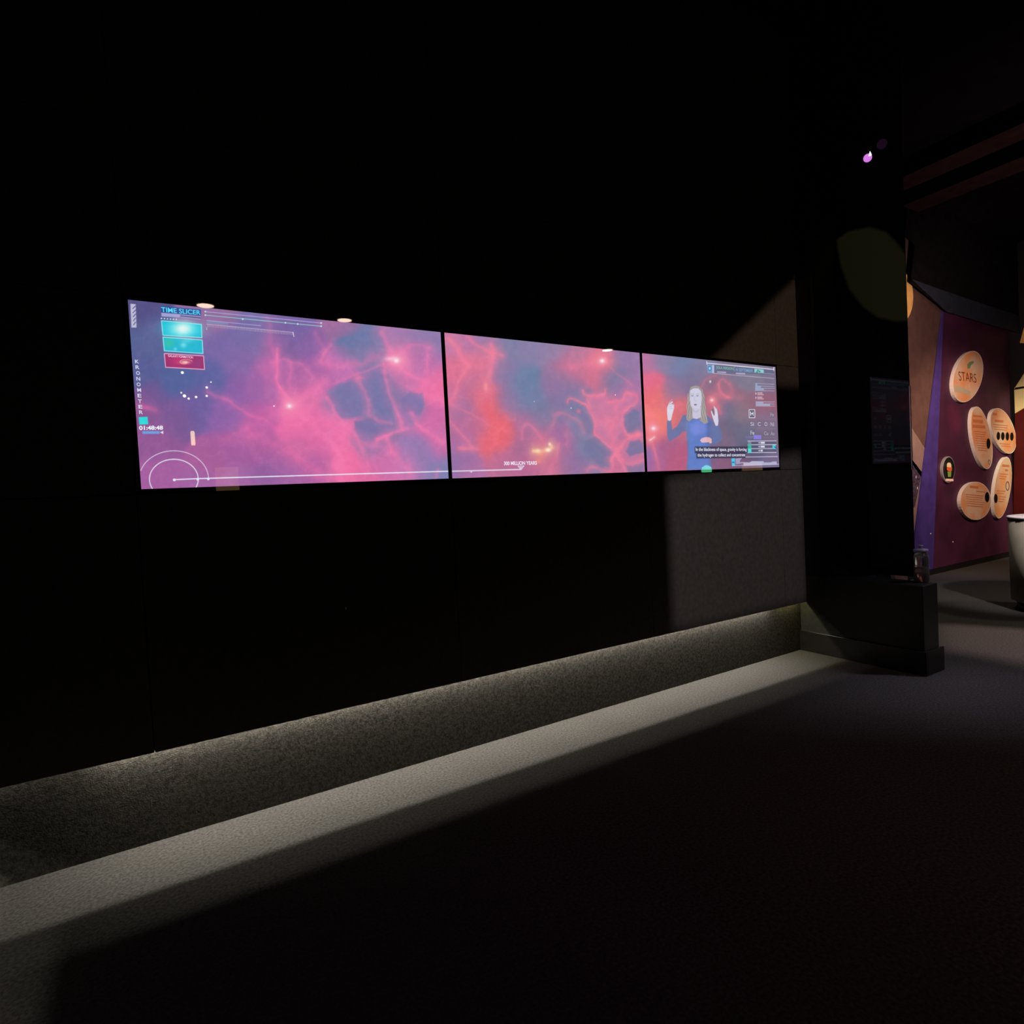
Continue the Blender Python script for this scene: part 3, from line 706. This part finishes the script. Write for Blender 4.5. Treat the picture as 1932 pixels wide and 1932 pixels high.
# orange ring shaped lamp, green dome lamp, violet bar lamp
p = mirrored(1332, 830, -2.0)
root = empty('ring_lamp', (p.x, p.y, p.z)); tag(root, "orange saucer lamp mirrored over the interpreter's waist", 'lamp')
lathe('shade', [(0.02, p.z - 0.05), (0.09, p.z - 0.045), (0.115, p.z), (0.08, p.z + 0.04), (0.02, p.z + 0.055)], p.x, p.y, glow('saucer_glow', (1, .42, .06), 11), root)
bm = bmesh.new(); bmesh.ops.create_uvsphere(bm, u_segments=12, v_segments=8, radius=0.03, matrix=Matrix.Translation((p.x + 0.13, p.y, p.z - 0.04))); bm_obj('knob', bm, glow('knob_glow', (1, .6, .3), 9), root, True)
p = mirrored(1333, 885, -2.0)
root = empty('dome_lamp', (p.x, p.y, p.z - 0.06)); tag(root, 'green dome lamp mirrored at the bottom edge of the right monitor', 'lamp')
lathe('shade', [(0.09, p.z - 0.08), (0.105, p.z - 0.02), (0.085, p.z + 0.04), (0.04, p.z + 0.07), (0.005, p.z + 0.08)], p.x, p.y, glow('green_glow', (.16, 1, .42), 8), root)
bm = bmesh.new(); cyl_between(bm, (p.x + 0.13, p.y, p.z - 0.06), (p.x + 0.13, p.y, p.z + 0.03), 0.012); bm_obj('bulb', bm, glow('bulb_glow', (1, .75, .3), 10), root)
p = mirrored(1431, 825, -2.0)
root = empty('bar_lamp', (p.x, p.y, p.z)); tag(root, 'violet bar lamp mirrored under the chemical symbols', 'lamp')
box('diffuser', p.x - 0.16, p.x + 0.1, p.y - 0.01, p.y + 0.01, p.z - 0.045, p.z + 0.045, glow('violet_glow', (.22, .16, 1), 7), root)
box('tail', p.x - 0.42, p.x - 0.165, p.y - 0.01, p.y + 0.01, p.z - 0.02, p.z + 0.02, glow('violet_dim', (.22, .16, 1), 1.5), root)

# ------------------------------------------------------------------ added unseen spots, masks cut to the wanted light shapes
def shaped_spot(P, poly, watts, color, label, radius=0.004):
    P = Vector(P); pts = [Vector(q) for q in poly]
    cen = sum(pts, Vector()) / len(pts)
    ax = (cen - P).normalized(); D = 0.30
    a = ax.cross(Vector((0, 0, 1))).normalized(); b = a.cross(ax)
    hole = []
    for q in pts:
        v = q - P; v = v * (D / v.dot(ax)); hole.append(P + v)
    hc = sum(hole, Vector()) / len(hole)
    amax = max(math.acos(max(-1, min(1, (q - P).normalized().dot(ax)))) for q in hole)
    half = min(math.radians(75), amax + 0.12)
    Ro = D * math.tan(half) + 0.06
    out = []
    for q in hole:
        v = q - hc; out.append(hc + v.normalized() * (Ro + (hc - (P + ax * D)).length))
    root = empty('added_spot', P); tag(root, label, 'spotlight', 'added unseen spots that shape the light patches')
    bm = bmesh.new(); H = [bm.verts.new(q) for q in hole]; O = [bm.verts.new(q) for q in out]; n = len(H)
    for i in range(n): bm.faces.new((H[i], H[(i + 1) % n], O[(i + 1) % n], O[i]))
    bm_obj('light_mask', bm, M['fixture'], root)
    bm = bmesh.new(); B = [bm.verts.new(P - ax * 0.12 + (q - hc) * 0.5) for q in out]; O = [bm.verts.new(q) for q in out]
    for i in range(n): bm.faces.new((B[i], B[(i + 1) % n], O[(i + 1) % n], O[i]))
    bm.faces.new(B)
    bm_obj('lamp_body', bm, M['fixture'], root)
    bm = bmesh.new(); cyl_between(bm, P - ax * 0.05 + Vector((0, 0, 0.05)), Vector((P.x - ax.x * 0.05, P.y - ax.y * 0.05, CZ)), 0.012); bm_obj('stem', bm, M['fixture'], root)
    spot_light('added_beam', P, cen, watts, color, math.degrees(half) * 2, 0.15, radius)

W = WALL
shaped_spot((3.2, -1.6, 3.35), [(3.62,W,2.36),(3.62,W,2.375),(3.9,W,2.57),(4.946,W,3.30),(5.0,W,3.33),(5.0,W,2.36)], 300, (1.0, 0.62, 0.42), 'added unseen spot, masked to throw the slanted patch above the right monitor', 0.003)
shaped_spot((2.2, -1.6, 3.3), [(3.284,W,0.46),(3.284,W,1.60),(4.95,W,1.78),(4.95,W,0.46)], 480, (1.0, 0.86, 0.82), 'added unseen spot, masked to throw the square patch below the right monitor', 0.004)
pc = [on(q[0], q[1], 0, 5.34) for q in ((1578,452),(1600,437),(1640,428),(1672,438),(1695,462),(1715,490),(1730,560),(1720,604),(1690,606),(1655,598),(1628,578),(1602,545),(1586,500))]
shaped_spot((1.0, 0.6, 3.5), pc, 500, (0.9, 0.85, 0.5), 'added unseen spot, masked to throw the round patch on the black pillar', 0.001)
shaped_spot((9.6, -0.6, 3.7), [on(1755,1180,2,0), on(1775,1177,2,0), on(1932,1187,2,0), on(2080,1205,2,0), on(2080,1290,2,0), on(1932,1252,2,0), on(1775,1224,2,0), on(1760,1221,2,0)], 1700, (1.0, 0.72, 0.62), 'added unseen spot, masked to throw the pale band on the far floor', 0.007)

shaped_spot((7.6, -0.4, 3.7), [on(a, b, 2, 0) for a, b in ((1470,1290),(1560,1262),(1720,1262),(1932,1266),(1932,1362),(1800,1372),(1640,1366),(1480,1352),(1385,1338),(1400,1312))], 330, (0.86, 0.8, 1.0), 'added unseen spot, masked to wash the floor in front of the kiosk', 0.022)
for (xa, xb, ya, yb, lab, kk) in ((405, 452, 882, 926, 'dim amber light box mirrored at the foot of the left monitor', 1.3), (1400, 1441, 872, 890, 'dim amber light box mirrored at the foot of the right monitor', 1.2)):
    by = -5.8 if xa < 900 else -1.6
    pa = mirrored(xa, ya, by); pb = mirrored(xb, yb, by)
    root = empty('light_box', ((pa.x + pb.x) / 2, by - 0.1, min(pa.z, pb.z))); tag(root, lab, 'light box')
    box('case', min(pa.x, pb.x) - .03, max(pa.x, pb.x) + .03, by - 0.15, by - 0.01, min(pa.z, pb.z) - .03, max(pa.z, pb.z) + .03, M['fixture'], root)
    box('front', min(pa.x, pb.x), max(pa.x, pb.x), by - 0.009, by, min(pa.z, pb.z), max(pa.z, pb.z), glow('amber_glow', (1, .55, .25), kk), root)

# ------------------------------------------------------------------ the black pillar kiosk
MX = (4.62 * 1.0 + on(1637, 712, 1, WALL).x) / 2      # front plane of its glass
jy = 3.05
ry = on(1714, 700, 0, MX).y
py = 2.25; pz = on(1741, 1106, 0, PX).z
root = empty('pillar_kiosk', (5.3, 2.75, 0)); tag(root, 'tall black kiosk pillar with a glossy front standing against the end of the screen wall', 'pillar')
sw = on(1771, 1180, 1, py).x
box('pedestal', PX, sw, py, REC - 0.002, 0, pz, M['black_satin'], root, 0.006)
box('jamb', PX, MX - 0.001, jy, REC + 0.14, pz + 0.001, CZ - 0.002, M['black_paint'], root)
box('glass_front', MX, MX + 0.012, ry, REC + 0.13, pz + 0.002, CZ - 0.003, M['black_gloss'], root)
box('back_box', MX + 0.013, MX + 0.11, ry + 0.07, REC + 0.13, pz + 0.002, CZ - 0.004, M['black_paint'], root)
box('edge_trim', MX - 0.002, MX + 0.013, ry - 0.006, ry - 0.001, on(1722, 886, 0, MX).z, on(1720, 728, 0, MX).z, M['metal'], root)
kz = on(1744, 1231, 0, PX - 0.02).z
bm = bmesh.new()
for q in ((PX - 0.022, PX - 0.001, py - 0.022, REC - 0.004), (PX - 0.001, sw + 0.03, py - 0.022, py - 0.001)):
    add_box(bm, q[0], q[1], q[2], q[3], 0.001, kz, 0.004)
bm_obj('skirting', bm, M['skirting'], root)
print('kiosk', MX, jy, ry, pz, sw, kz)

# ------------------------------------------------------------------ bottle on the pedestal ledge
bc = on(1739, 1098, 2, pz); bh = on(1741, 1029, 0, bc.x).z - pz
bxx = max(bc.x, PX + 0.07); byy = max(bc.y, py + 0.06)
bxx, byy = bc.x, bc.y
print('bottle', bc, bh)
M['clear'] = mat('clear_plastic', (0.75, 0.8, 0.85), 0.08, 0.5, trans=0.92, ior=1.4)
M['cap'] = mat('grey_cap', (0.35, 0.37, 0.52), 0.35, 0.5)
root = empty('bottle', (bxx, byy, pz)); tag(root, 'clear plastic bottle with a grey capped spout on the kiosk ledge', 'bottle')
r = 0.052; z = pz + 0.001
lathe('body', [(r * .8, z), (r, z + .012), (r, z + .42 * bh), (r * .93, z + .46 * bh), (r, z + .5 * bh), (r, z + .68 * bh), (r * .9, z + .75 * bh), (r * .62, z + .8 * bh), (r * .6, z + .82 * bh)], bxx, byy, M['clear'], root)
lathe('liquid', [(r * .76, z + .003), (r * .95, z + .014), (r * .95, z + .40 * bh)], bxx, byy, mat('liquid', (0.5, 0.3, 0.28), 0.05, 0.5, trans=0.9, ior=1.33), root)
lathe('cap', [(r * .72, z + .81 * bh), (r * .95, z + .82 * bh), (r * .95, z + .89 * bh), (r * .5, z + .905 * bh)], bxx, byy, M['cap'], root)
lathe('spout', [(r * .22, z + .90 * bh), (r * .24, z + .97 * bh), (r * .32, z + .975 * bh), (r * .3, z + bh)], bxx, byy, M['cap'], root, 12)

# ------------------------------------------------------------------ far gallery
PY = 4.38
BY = 4.405
M['purple'] = mat('purple_print', (0.045, 0.010, 0.034), 0.6, 0.3, noise=(3, 0.25, 4))
M['violet'] = mat('violet_lit_tone', (0.046, 0.028, 0.18), 0.6, 0.3, noise=(5, 0.2, 3))  # violet light on the slanted edge strip is put into its colour
M['brown'] = mat('brown_board', (0.085, 0.046, 0.040), 0.7, 0.25, noise=(7, 0.15, 5))
M['pink'] = mat('pale_print', (0.19, 0.13, 0.12), 0.7, 0.25, noise=(8, 0.1, 4))
M['night'] = mat('night_print', (0.05, 0.035, 0.06), 0.6, 0.3, noise=(30, 0.9, 2))
M['ochre'] = mat('ochre_print', (0.70, 0.42, 0.13), 0.6, 0.3, noise=(8, 0.1, 3))
M['red'] = mat('red_print', (0.06, 0.0012, 0.0018), 0.6, 0.3, noise=(4, 0.2, 4))
M['cream'] = mat('cream_print', (0.62, 0.52, 0.27), 0.7, 0.3, noise=(4, 0.08, 4))
Q = lambda pts, ax, v: [on(a, b, ax, v) for a, b in pts]

root = empty('purple_display_wall', (11, PY, 0)); tag(root, 'purple display wall with a slanted violet left edge carrying the oval signs', 'display wall')
rx = 12.85
tl = on(1788, 588, 1, PY); bl = on(1724, 1040, 1, PY)
sl = (tl.x - bl.x) / (tl.z - bl.z)
def edge(z, dx=0.0): return bl.x + sl * (z - bl.z) + dx
ztop = tl.z + 0.1; print('purple top', tl, bl)
b0 = on(1776, 700, 1, PY); b1 = on(1761, 1060, 1, PY); s2 = (b0.x - b1.x) / (b0.z - b1.z)
def edge2(z): return b1.x + s2 * (z - b1.z)
prism('panel', [(edge2(0.09), PY, 0.09), (rx, PY, 0.09), (rx, PY, ztop), (edge2(ztop), PY, ztop)], (0, 0.018, 0), M['purple'], root)
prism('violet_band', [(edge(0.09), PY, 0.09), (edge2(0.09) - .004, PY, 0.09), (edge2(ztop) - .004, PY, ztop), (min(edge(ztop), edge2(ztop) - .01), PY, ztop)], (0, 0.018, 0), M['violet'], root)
box('kickboard', edge(0), rx, PY + 0.006, PY + 0.02, 0, 0.087, M['black_paint'], root)

root = empty('brown_display_wall', (8.5, BY, 0)); tag(root, 'tall brown display wall behind the kiosk, with pale and starry prints', 'display wall')
x0 = on(1680, 800, 1, BY).x; x1 = on(1810, 800, 1, BY).x
box('panel', x0, x1, BY, BY + 0.06, 0.0, CZ - 0.004, M['brown'], root)
prism('pale_print', Q([(1716,800),(1722,810),(1749,852),(1744,905),(1738,900),(1716,868)], 1, BY - 0.004), (0, 0.003, 0), M['pink'], root)
prism('starry_print', Q([(1712,868),(1722,868),(1741,893),(1730,955),(1712,957)], 1, BY - 0.004), (0, 0.003, 0), M['night'], root)
prism('pale_strip', Q([(1712,958),(1726,957),(1739,895),(1747,890),(1725,1045),(1712,1050)], 1, BY - 0.0045), (0, 0.003, 0), M['pink'], root)
for a, b in ((1728.5, 900), (1731, 921)):
    c = on(a, b, 1, BY - 0.006); bm = bmesh.new(); bmesh.ops.create_icosphere(bm, subdivisions=1, radius=0.014, matrix=Matrix.Translation(c) @ Matrix.Diagonal((1, .2, 1.6, 1))); bm_obj('star_print', bm, mat('star_dot', (.5, .5, .75), .6), root)


def oval_pts(cx, cy, W_, H_, ph, ax, v, n=40):
    return [on(cx + W_ * math.sin(t + ph), cy - H_ * math.cos(t), ax, v) for t in np.linspace(0, 2 * math.pi, n, endpoint=False)]


# ochre disc mostly hidden by the kiosk
root = empty('ochre_sign', tuple(on(1705, 560, 1, BY - 0.03))); tag(root, 'ochre oval sign mostly hidden behind the tall kiosk', 'sign')
prism('board', oval_pts(1703, 560, 20, 46, 0, 1, BY - 0.04), (0, 0.035, 0), M['ochre'], root)

# oval signs on the purple wall
def oval_face_mat():
    m = mat('sign_print', (0.55, 0.27, 0.13), 0.55, 0.3)
    nt = m.node_tree; b = nt.nodes['Principled BSDF']; tc = nt.nodes.new('ShaderNodeTexCoord')
    n = nt.nodes.new('ShaderNodeTexNoise'); n.inputs['Scale'].default_value = 2.6; n.inputs['Detail'].default_value = 3
    r = nt.nodes.new('ShaderNodeValToRGB'); r.color_ramp.elements[0].color = (0.54, 0.24, 0.11, 1); r.color_ramp.elements[0].position = .42
    r.color_ramp.elements[1].color = (0.50, 0.36, 0.27, 1); r.color_ramp.elements[1].position = .6
    nt.links.new(tc.outputs['Object'], n.inputs['Vector']); nt.links.new(n.outputs['Fac'], r.inputs['Fac']); nt.links.new(r.outputs['Color'], b.inputs['Base Color'])
    return m
M['sign_face'] = oval_face_mat()
M['sign_edge'] = mat('sign_edge', (0.62, 0.58, 0.56), 0.5, 0.4)
M['ink'] = mat('brown_ink', (0.10, 0.02, 0.015), 0.6, 0.2)
M['faint_ink'] = mat('faint_ink', (0.42, 0.14, 0.06), 0.6, 0.2)
M['green_ink'] = mat('green_ink', (0.12, 0.20, 0.10), 0.6, 0.2)
M['hole'] = mat('black_hole', (0.004, 0.003, 0.003), 0.6, 0.2)
FY = PY - 0.05


def oval_sign(cx, cy, W_, H_, ph, label, holes=(), rings=(), bars=()):
    c = on(cx, cy, 1, FY)
    root = empty('oval_sign', c); tag(root, label, 'sign', 'oval signs on the purple wall')
    prism('board', oval_pts(cx, cy, W_, H_, ph, 1, FY), (0, PY - FY - 0.002, 0), M['sign_edge'], root)
    prism('face', oval_pts(cx, cy, W_ * .965, H_ * .975, ph, 1, FY - 0.002), (0, 0.0015, 0), M['sign_face'], root)
    for (a, b, w, h) in holes:
        prism('finger_hole', oval_pts(a, b, w, h, 0, 1, FY - 0.004, 20), (0, 0.0015, 0), M['hole'], root)
    for (a, b, w, h) in rings:
        o_ = oval_pts(a, b, w, h, 0, 1, FY - 0.004, 24); i_ = oval_pts(a, b, w * .7, h * .8, 0, 1, FY - 0.004, 24)
        bm = bmesh.new(); A = [bm.verts.new(q) for q in o_]; B = [bm.verts.new(q) for q in i_]
        for k_ in range(24): bm.faces.new((A[k_], A[(k_ + 1) % 24], B[(k_ + 1) % 24], B[k_]))
        bm_obj('ring_print', bm, M['ink'], root)
    if bars:
        bm = bmesh.new()
        for (a, b, w, h) in bars:
            bm.faces.new([bm.verts.new(q) for q in Q([(a, b), (a + w, b + w * .09), (a + w, b + h + w * .09), (a, b + h)], 1, FY - 0.0038)])
        tag(bm_obj('small_print', bm, M['faint_ink'], root), kind='stuff')
    return root


rs = oval_sign(1826.5, 710.5, 28.7, 48.5, 0.32, 'largest oval sign, topmost on the purple wall, lettered STARS')
text_mesh('STARS', Q([(1808,700.5),(1841.5,705.5),(1842.5,722.5),(1809.5,718)], 1, FY - 0.004), M['ink'], 'lettering', rs, -0.004)
prism('green_print', Q([(1825,688),(1829,683),(1836,681),(1838,684),(1832,689),(1830,695),(1826,696)], 1, FY - 0.004), (0, .0015, 0), M['green_ink'], rs)
prism('grey_print', Q([(1801,727),(1812,729),(1832,739),(1829,745),(1812,741),(1800,738)], 1, FY - 0.0035), (0, .001, 0), mat('grey_ink', (.36, .32, .24), .6), rs)
lines = lambda x, y, w, n, dx, s=4.4: [(x + dx * i, y + s * i, w - (i % 3) * 2.2, 1.5) for i in range(n)]
oval_sign(1852.5, 826, 20.5, 59, -0.5, 'narrow oval sign leaning left below the STARS sign, with one large black hole', [(1865, 837, 3.6, 10)], [(1866.5, 872, 2.2, 4.8)],
          [(1836, 783, 17, 3), (1835.5, 791, 19, 6), (1835, 801, 24, 5.5)] + lines(1838, 813, 22, 9, .9))
oval_sign(1893, 813, 24.5, 43, -0.47, 'oval sign with a row of four black holes, furthest right', [(1883.7, 822.5, 3.3, 7.8), (1892.2, 823, 3.3, 7.8), (1900.7, 823.2, 3.3, 7.8), (1909.2, 823.6, 3.3, 7.8)], [],
          [(1873, 779, 8, 4), (1877, 791.5, 16, 4.5)] + lines(1874, 800, 28, 3, 1) + lines(1886, 836, 20, 2, 3))
oval_sign(1892, 920, 17, 58, 0.45, 'narrow upright oval sign at the lower right with a black hole and a printed ring', [(1879, 940.5, 3.4, 8.8)], [(1901, 917, 3.6, 8.8)],
          [(1891, 876, 13, 4.5), (1896, 885, 6, 4)] + lines(1886, 893, 16, 3, -.6) + lines(1881, 925, 16, 2, -.5) + lines(1884, 936, 14, 3, -.3))
oval_sign(1841, 945, 29, 36, 0.0, 'round oval sign lowest on the purple wall with one black hole at its right', [(1862.5, 938, 4.2, 9.7)], [],
          [(1830, 916, 16, 4.5), (1842, 926, 16, 2)] + lines(1822, 932, 34, 6, .5, 4.2))
# small dark porthole with a coloured figure
root = empty('porthole', tuple(on(1790, 886, 1, PY - 0.03))); tag(root, 'small dark oval porthole with silver rim and colourful figure on the purple wall', 'display')
o_ = oval_pts(1789.5, 886, 12.2, 25, 0, 1, PY - 0.03, 32); i_ = oval_pts(1790.3, 886, 10.9, 23.2, 0, 1, PY - 0.035, 32)
bm = bmesh.new(); A = [bm.verts.new(q) for q in o_]; B = [bm.verts.new(q) for q in i_]; D_ = [bm.verts.new(Vector(q) + Vector((0, 0.028, 0))) for q in o_]
for k_ in range(32):
    bm.faces.new((A[k_], A[(k_ + 1) % 32], B[(k_ + 1) % 32], B[k_])); bm.faces.new((A[k_], D_[k_], D_[(k_ + 1) % 32], A[(k_ + 1) % 32]))
bm_obj('rim', bm, mat('silver_rim', (.55, .55, .6), .3, metal=.6), root)
prism('window', oval_pts(1790.3, 886, 10.9, 23.2, 0, 1, PY - 0.024, 32), (0, 0.01, 0), mat('dark_window', (.012, .012, .012), .2), root)
for nm, q, c in [('pale_shape', [(1787,876),(1789,873),(1793,873),(1795,877),(1795,882),(1787,881)], (.75,.65,.42)), ('red_shape', [(1787,881),(1796,882),(1796,888),(1791,890),(1787,887)], (.7,.12,.04)),
                 ('green_shape', [(1788,889),(1795,889),(1794,900),(1789,900)], (.2,.32,.06)), ('caption_plate', [(1785,903),(1799,903.5),(1799,908),(1785,908)], (.85,.6,.55))]:
    prism(nm, Q(q, 1, PY - 0.04), (0, .004, 0), mat(nm, c, .5), root)
# two pale screws in the purple wall
for a, b, l in ((1756, 1007, 'tiny pale screw head in the violet band of the purple wall'), (1798, 1022.5, 'tiny pale screw head low on the purple wall, right of the band')):
    c = on(a, b, 1, PY - 0.004); bm = bmesh.new(); bmesh.ops.create_icosphere(bm, subdivisions=2, radius=0.011, matrix=Matrix.Translation(c) @ Matrix.Diagonal((1.4, .5, 1, 1)))
    tag(bm_obj('screw', bm, M['sign_edge'], None, True), l, 'screw')
c = on(652.5, 1148, 1, WALL - 0.002); bm = bmesh.new(); bmesh.ops.create_icosphere(bm, subdivisions=2, radius=0.006, matrix=Matrix.Translation(c) @ Matrix.Diagonal((.6, .5, 1.3, 1)))  # pale bead standing in for a small glint on the wall
tag(bm_obj('screw', bm, M['sign_edge'], None, True), 'tiny pale bead added as a glint on the black wall below the left monitor', 'screw')

# end wall with cream and red boards, facing the camera
EX = 12.9
root = empty('cream_red_display_wall', (EX, 2.5, 0)); tag(root, 'display wall at the far right with a cream board above a red one', 'display wall')
box('backing', EX + 0.03, EX + 0.1, -1.0, PY + 0.1, 0, CZ - 0.003, M['black_paint'], root)
prism('cream_board', Q([(1913.5,733.5),(1990,616),(1990,720),(1914,731.5)], 0, EX), (0.02, 0, 0), M['cream'], root)
prism('cream_board', Q([(1913.5,735.5),(1990,723.5),(1990,735),(1915,780)], 0, EX), (0.02, 0, 0), M['cream'], root)
prism('red_board', Q([(1915,781),(1990,736),(2000,1050),(1910,1056)], 0, EX), (0.02, 0, 0), M['red'], root)
prism('ochre_board', Q([(1924,647),(1932,618),(1990,600),(1990,650)], 0, EX), (0.02, 0, 0), M['ochre'], root)

# dark bulkhead and beams overhead
BKY = 4.3
root = empty('bulkhead', tuple(on(1800, 500, 1, BKY))); tag(root, 'dark ceiling bulkhead above the purple wall', 'bulkhead')
prism('bulkhead_body', Q([(1708,440),(1727,460),(1721,533),(1787,586),(2060,660)], 1, BKY - 0.05) + [Vector((15.5, BKY - .05, CZ - .005)), Vector((on(1706, 385, 1, BKY).x, BKY - .05, CZ - .005))], (0, 0.02, 0), M['black_ceiling'], root)
prism('fascia', Q([(1722,527),(1760,541),(1850,572),(2060,640),(2060,668),(1860,610),(1787,588)], 1, BKY - 0.06), (0, 0.008, 0), mat('fascia', (0.015, 0.020, 0.032), .8, .2, noise=(10, .2, 3)), root)
for (x, y, w, lab) in ((1704, 388, 0.42, 'far reddish brown ceiling beam above the bulkhead'), (1712, 330, 0.40, 'near brown ceiling beam high in the right corner')):
    c = on(x, y, 2, CZ - 0.2)
    tag(box('ceiling_beam', c.x, c.x + w, -1.5, 4.2, CZ - 0.2, CZ - 0.003, M['beam']), lab, 'beam', 'ceiling beams over the gallery')
    print('beam', c)

# magenta lamps under the ceiling
def lamp(x, y, d, r, col, k, label):
    c = on(x, y, 0, d)
    root = empty('stage_spotlight', c); tag(root, label, 'spotlight', 'stage spotlights above the kiosk')
    ax = Vector((-0.75, -0.5, -0.42)).normalized()
    bm = bmesh.new(); cyl_between(bm, c - ax * 0.16, c - ax * 0.005, r * 1.1, 20, r * 1.35); bm_obj('lamp_body', bm, M['fixture'], root)
    bm = bmesh.new(); cyl_between(bm, c - ax * 0.004, c + ax * 0.006, r, 20); bm_obj('lens', bm, glow('lens_glow', col, k), root)
    bm = bmesh.new(); cyl_between(bm, c - ax * 0.08 + Vector((0, 0, r)), Vector((c.x - ax.x * .08, c.y - ax.y * .08, CZ)), 0.01, 8); bm_obj('yoke_stem', bm, M['fixture'], root)
    return root, c
rt, c = lamp(1637, 298, 4.7, 0.028, s2l((214, 124, 228)), 1.0, 'small stage spotlight glowing magenta above the black kiosk')
bm = bmesh.new(); q = on(1641.5, 289.5, 0, 4.66); bmesh.ops.create_cone(bm, cap_ends=True, segments=4, radius1=0.012, radius2=0.002, depth=0.03, matrix=Matrix.Translation(q)); bm_obj('lens_flash', bm, glow('flash', (.85, .95, 1), 1.2), rt)
lamp(1664, 272, 4.85, 0.034, (0.035, 0.010, 0.035), 0.25, 'dim stage spotlight just above the magenta one')

# ------------------------------------------------------------------ round white table at the right edge
tz = on(1903, 975, 1, 2.86).z
tr = 0.42
c0 = on(1905, 1138, 2, 0.05)
vd = Vector((c0.x, c0.y, 0)).normalized(); side = Vector((vd.y, -vd.x, 0))
tcn = Vector((c0.x, c0.y, 0)) + side * tr
tb = tcn
tz = on(1903, 973, 0, c0.x).z
root = empty('round_table', (tb.x, tb.y, 0)); tag(root, 'round grey drum table with a white top at the right edge', 'table')
print('table', tb, tz)
M['table_side'] = mat('table_side', (0.32, 0.29, 0.24), 0.7, 0.3, noise=(6, .1, 4)); M['table_top'] = mat('table_top', (0.75, 0.68, 0.76), 0.4, 0.4, noise=(4, .04, 3))
lathe('drum', [(tr - .03, 0.10), (tr - .01, 0.11), (tr, tz - 0.03), (tr - .01, tz - 0.026)], tb.x, tb.y, M['table_side'], root, 64)
lathe('tabletop', [(tr, tz - 0.025), (tr + .012, tz - 0.02), (tr + .012, tz - .004), (tr, tz)], tb.x, tb.y, M['table_top'], root, 64)
lathe('plinth', [(tr - .08, 0.0), (tr - .06, 0.02), (tr - .06, 0.095)], tb.x, tb.y, M['black_satin'], root, 48)
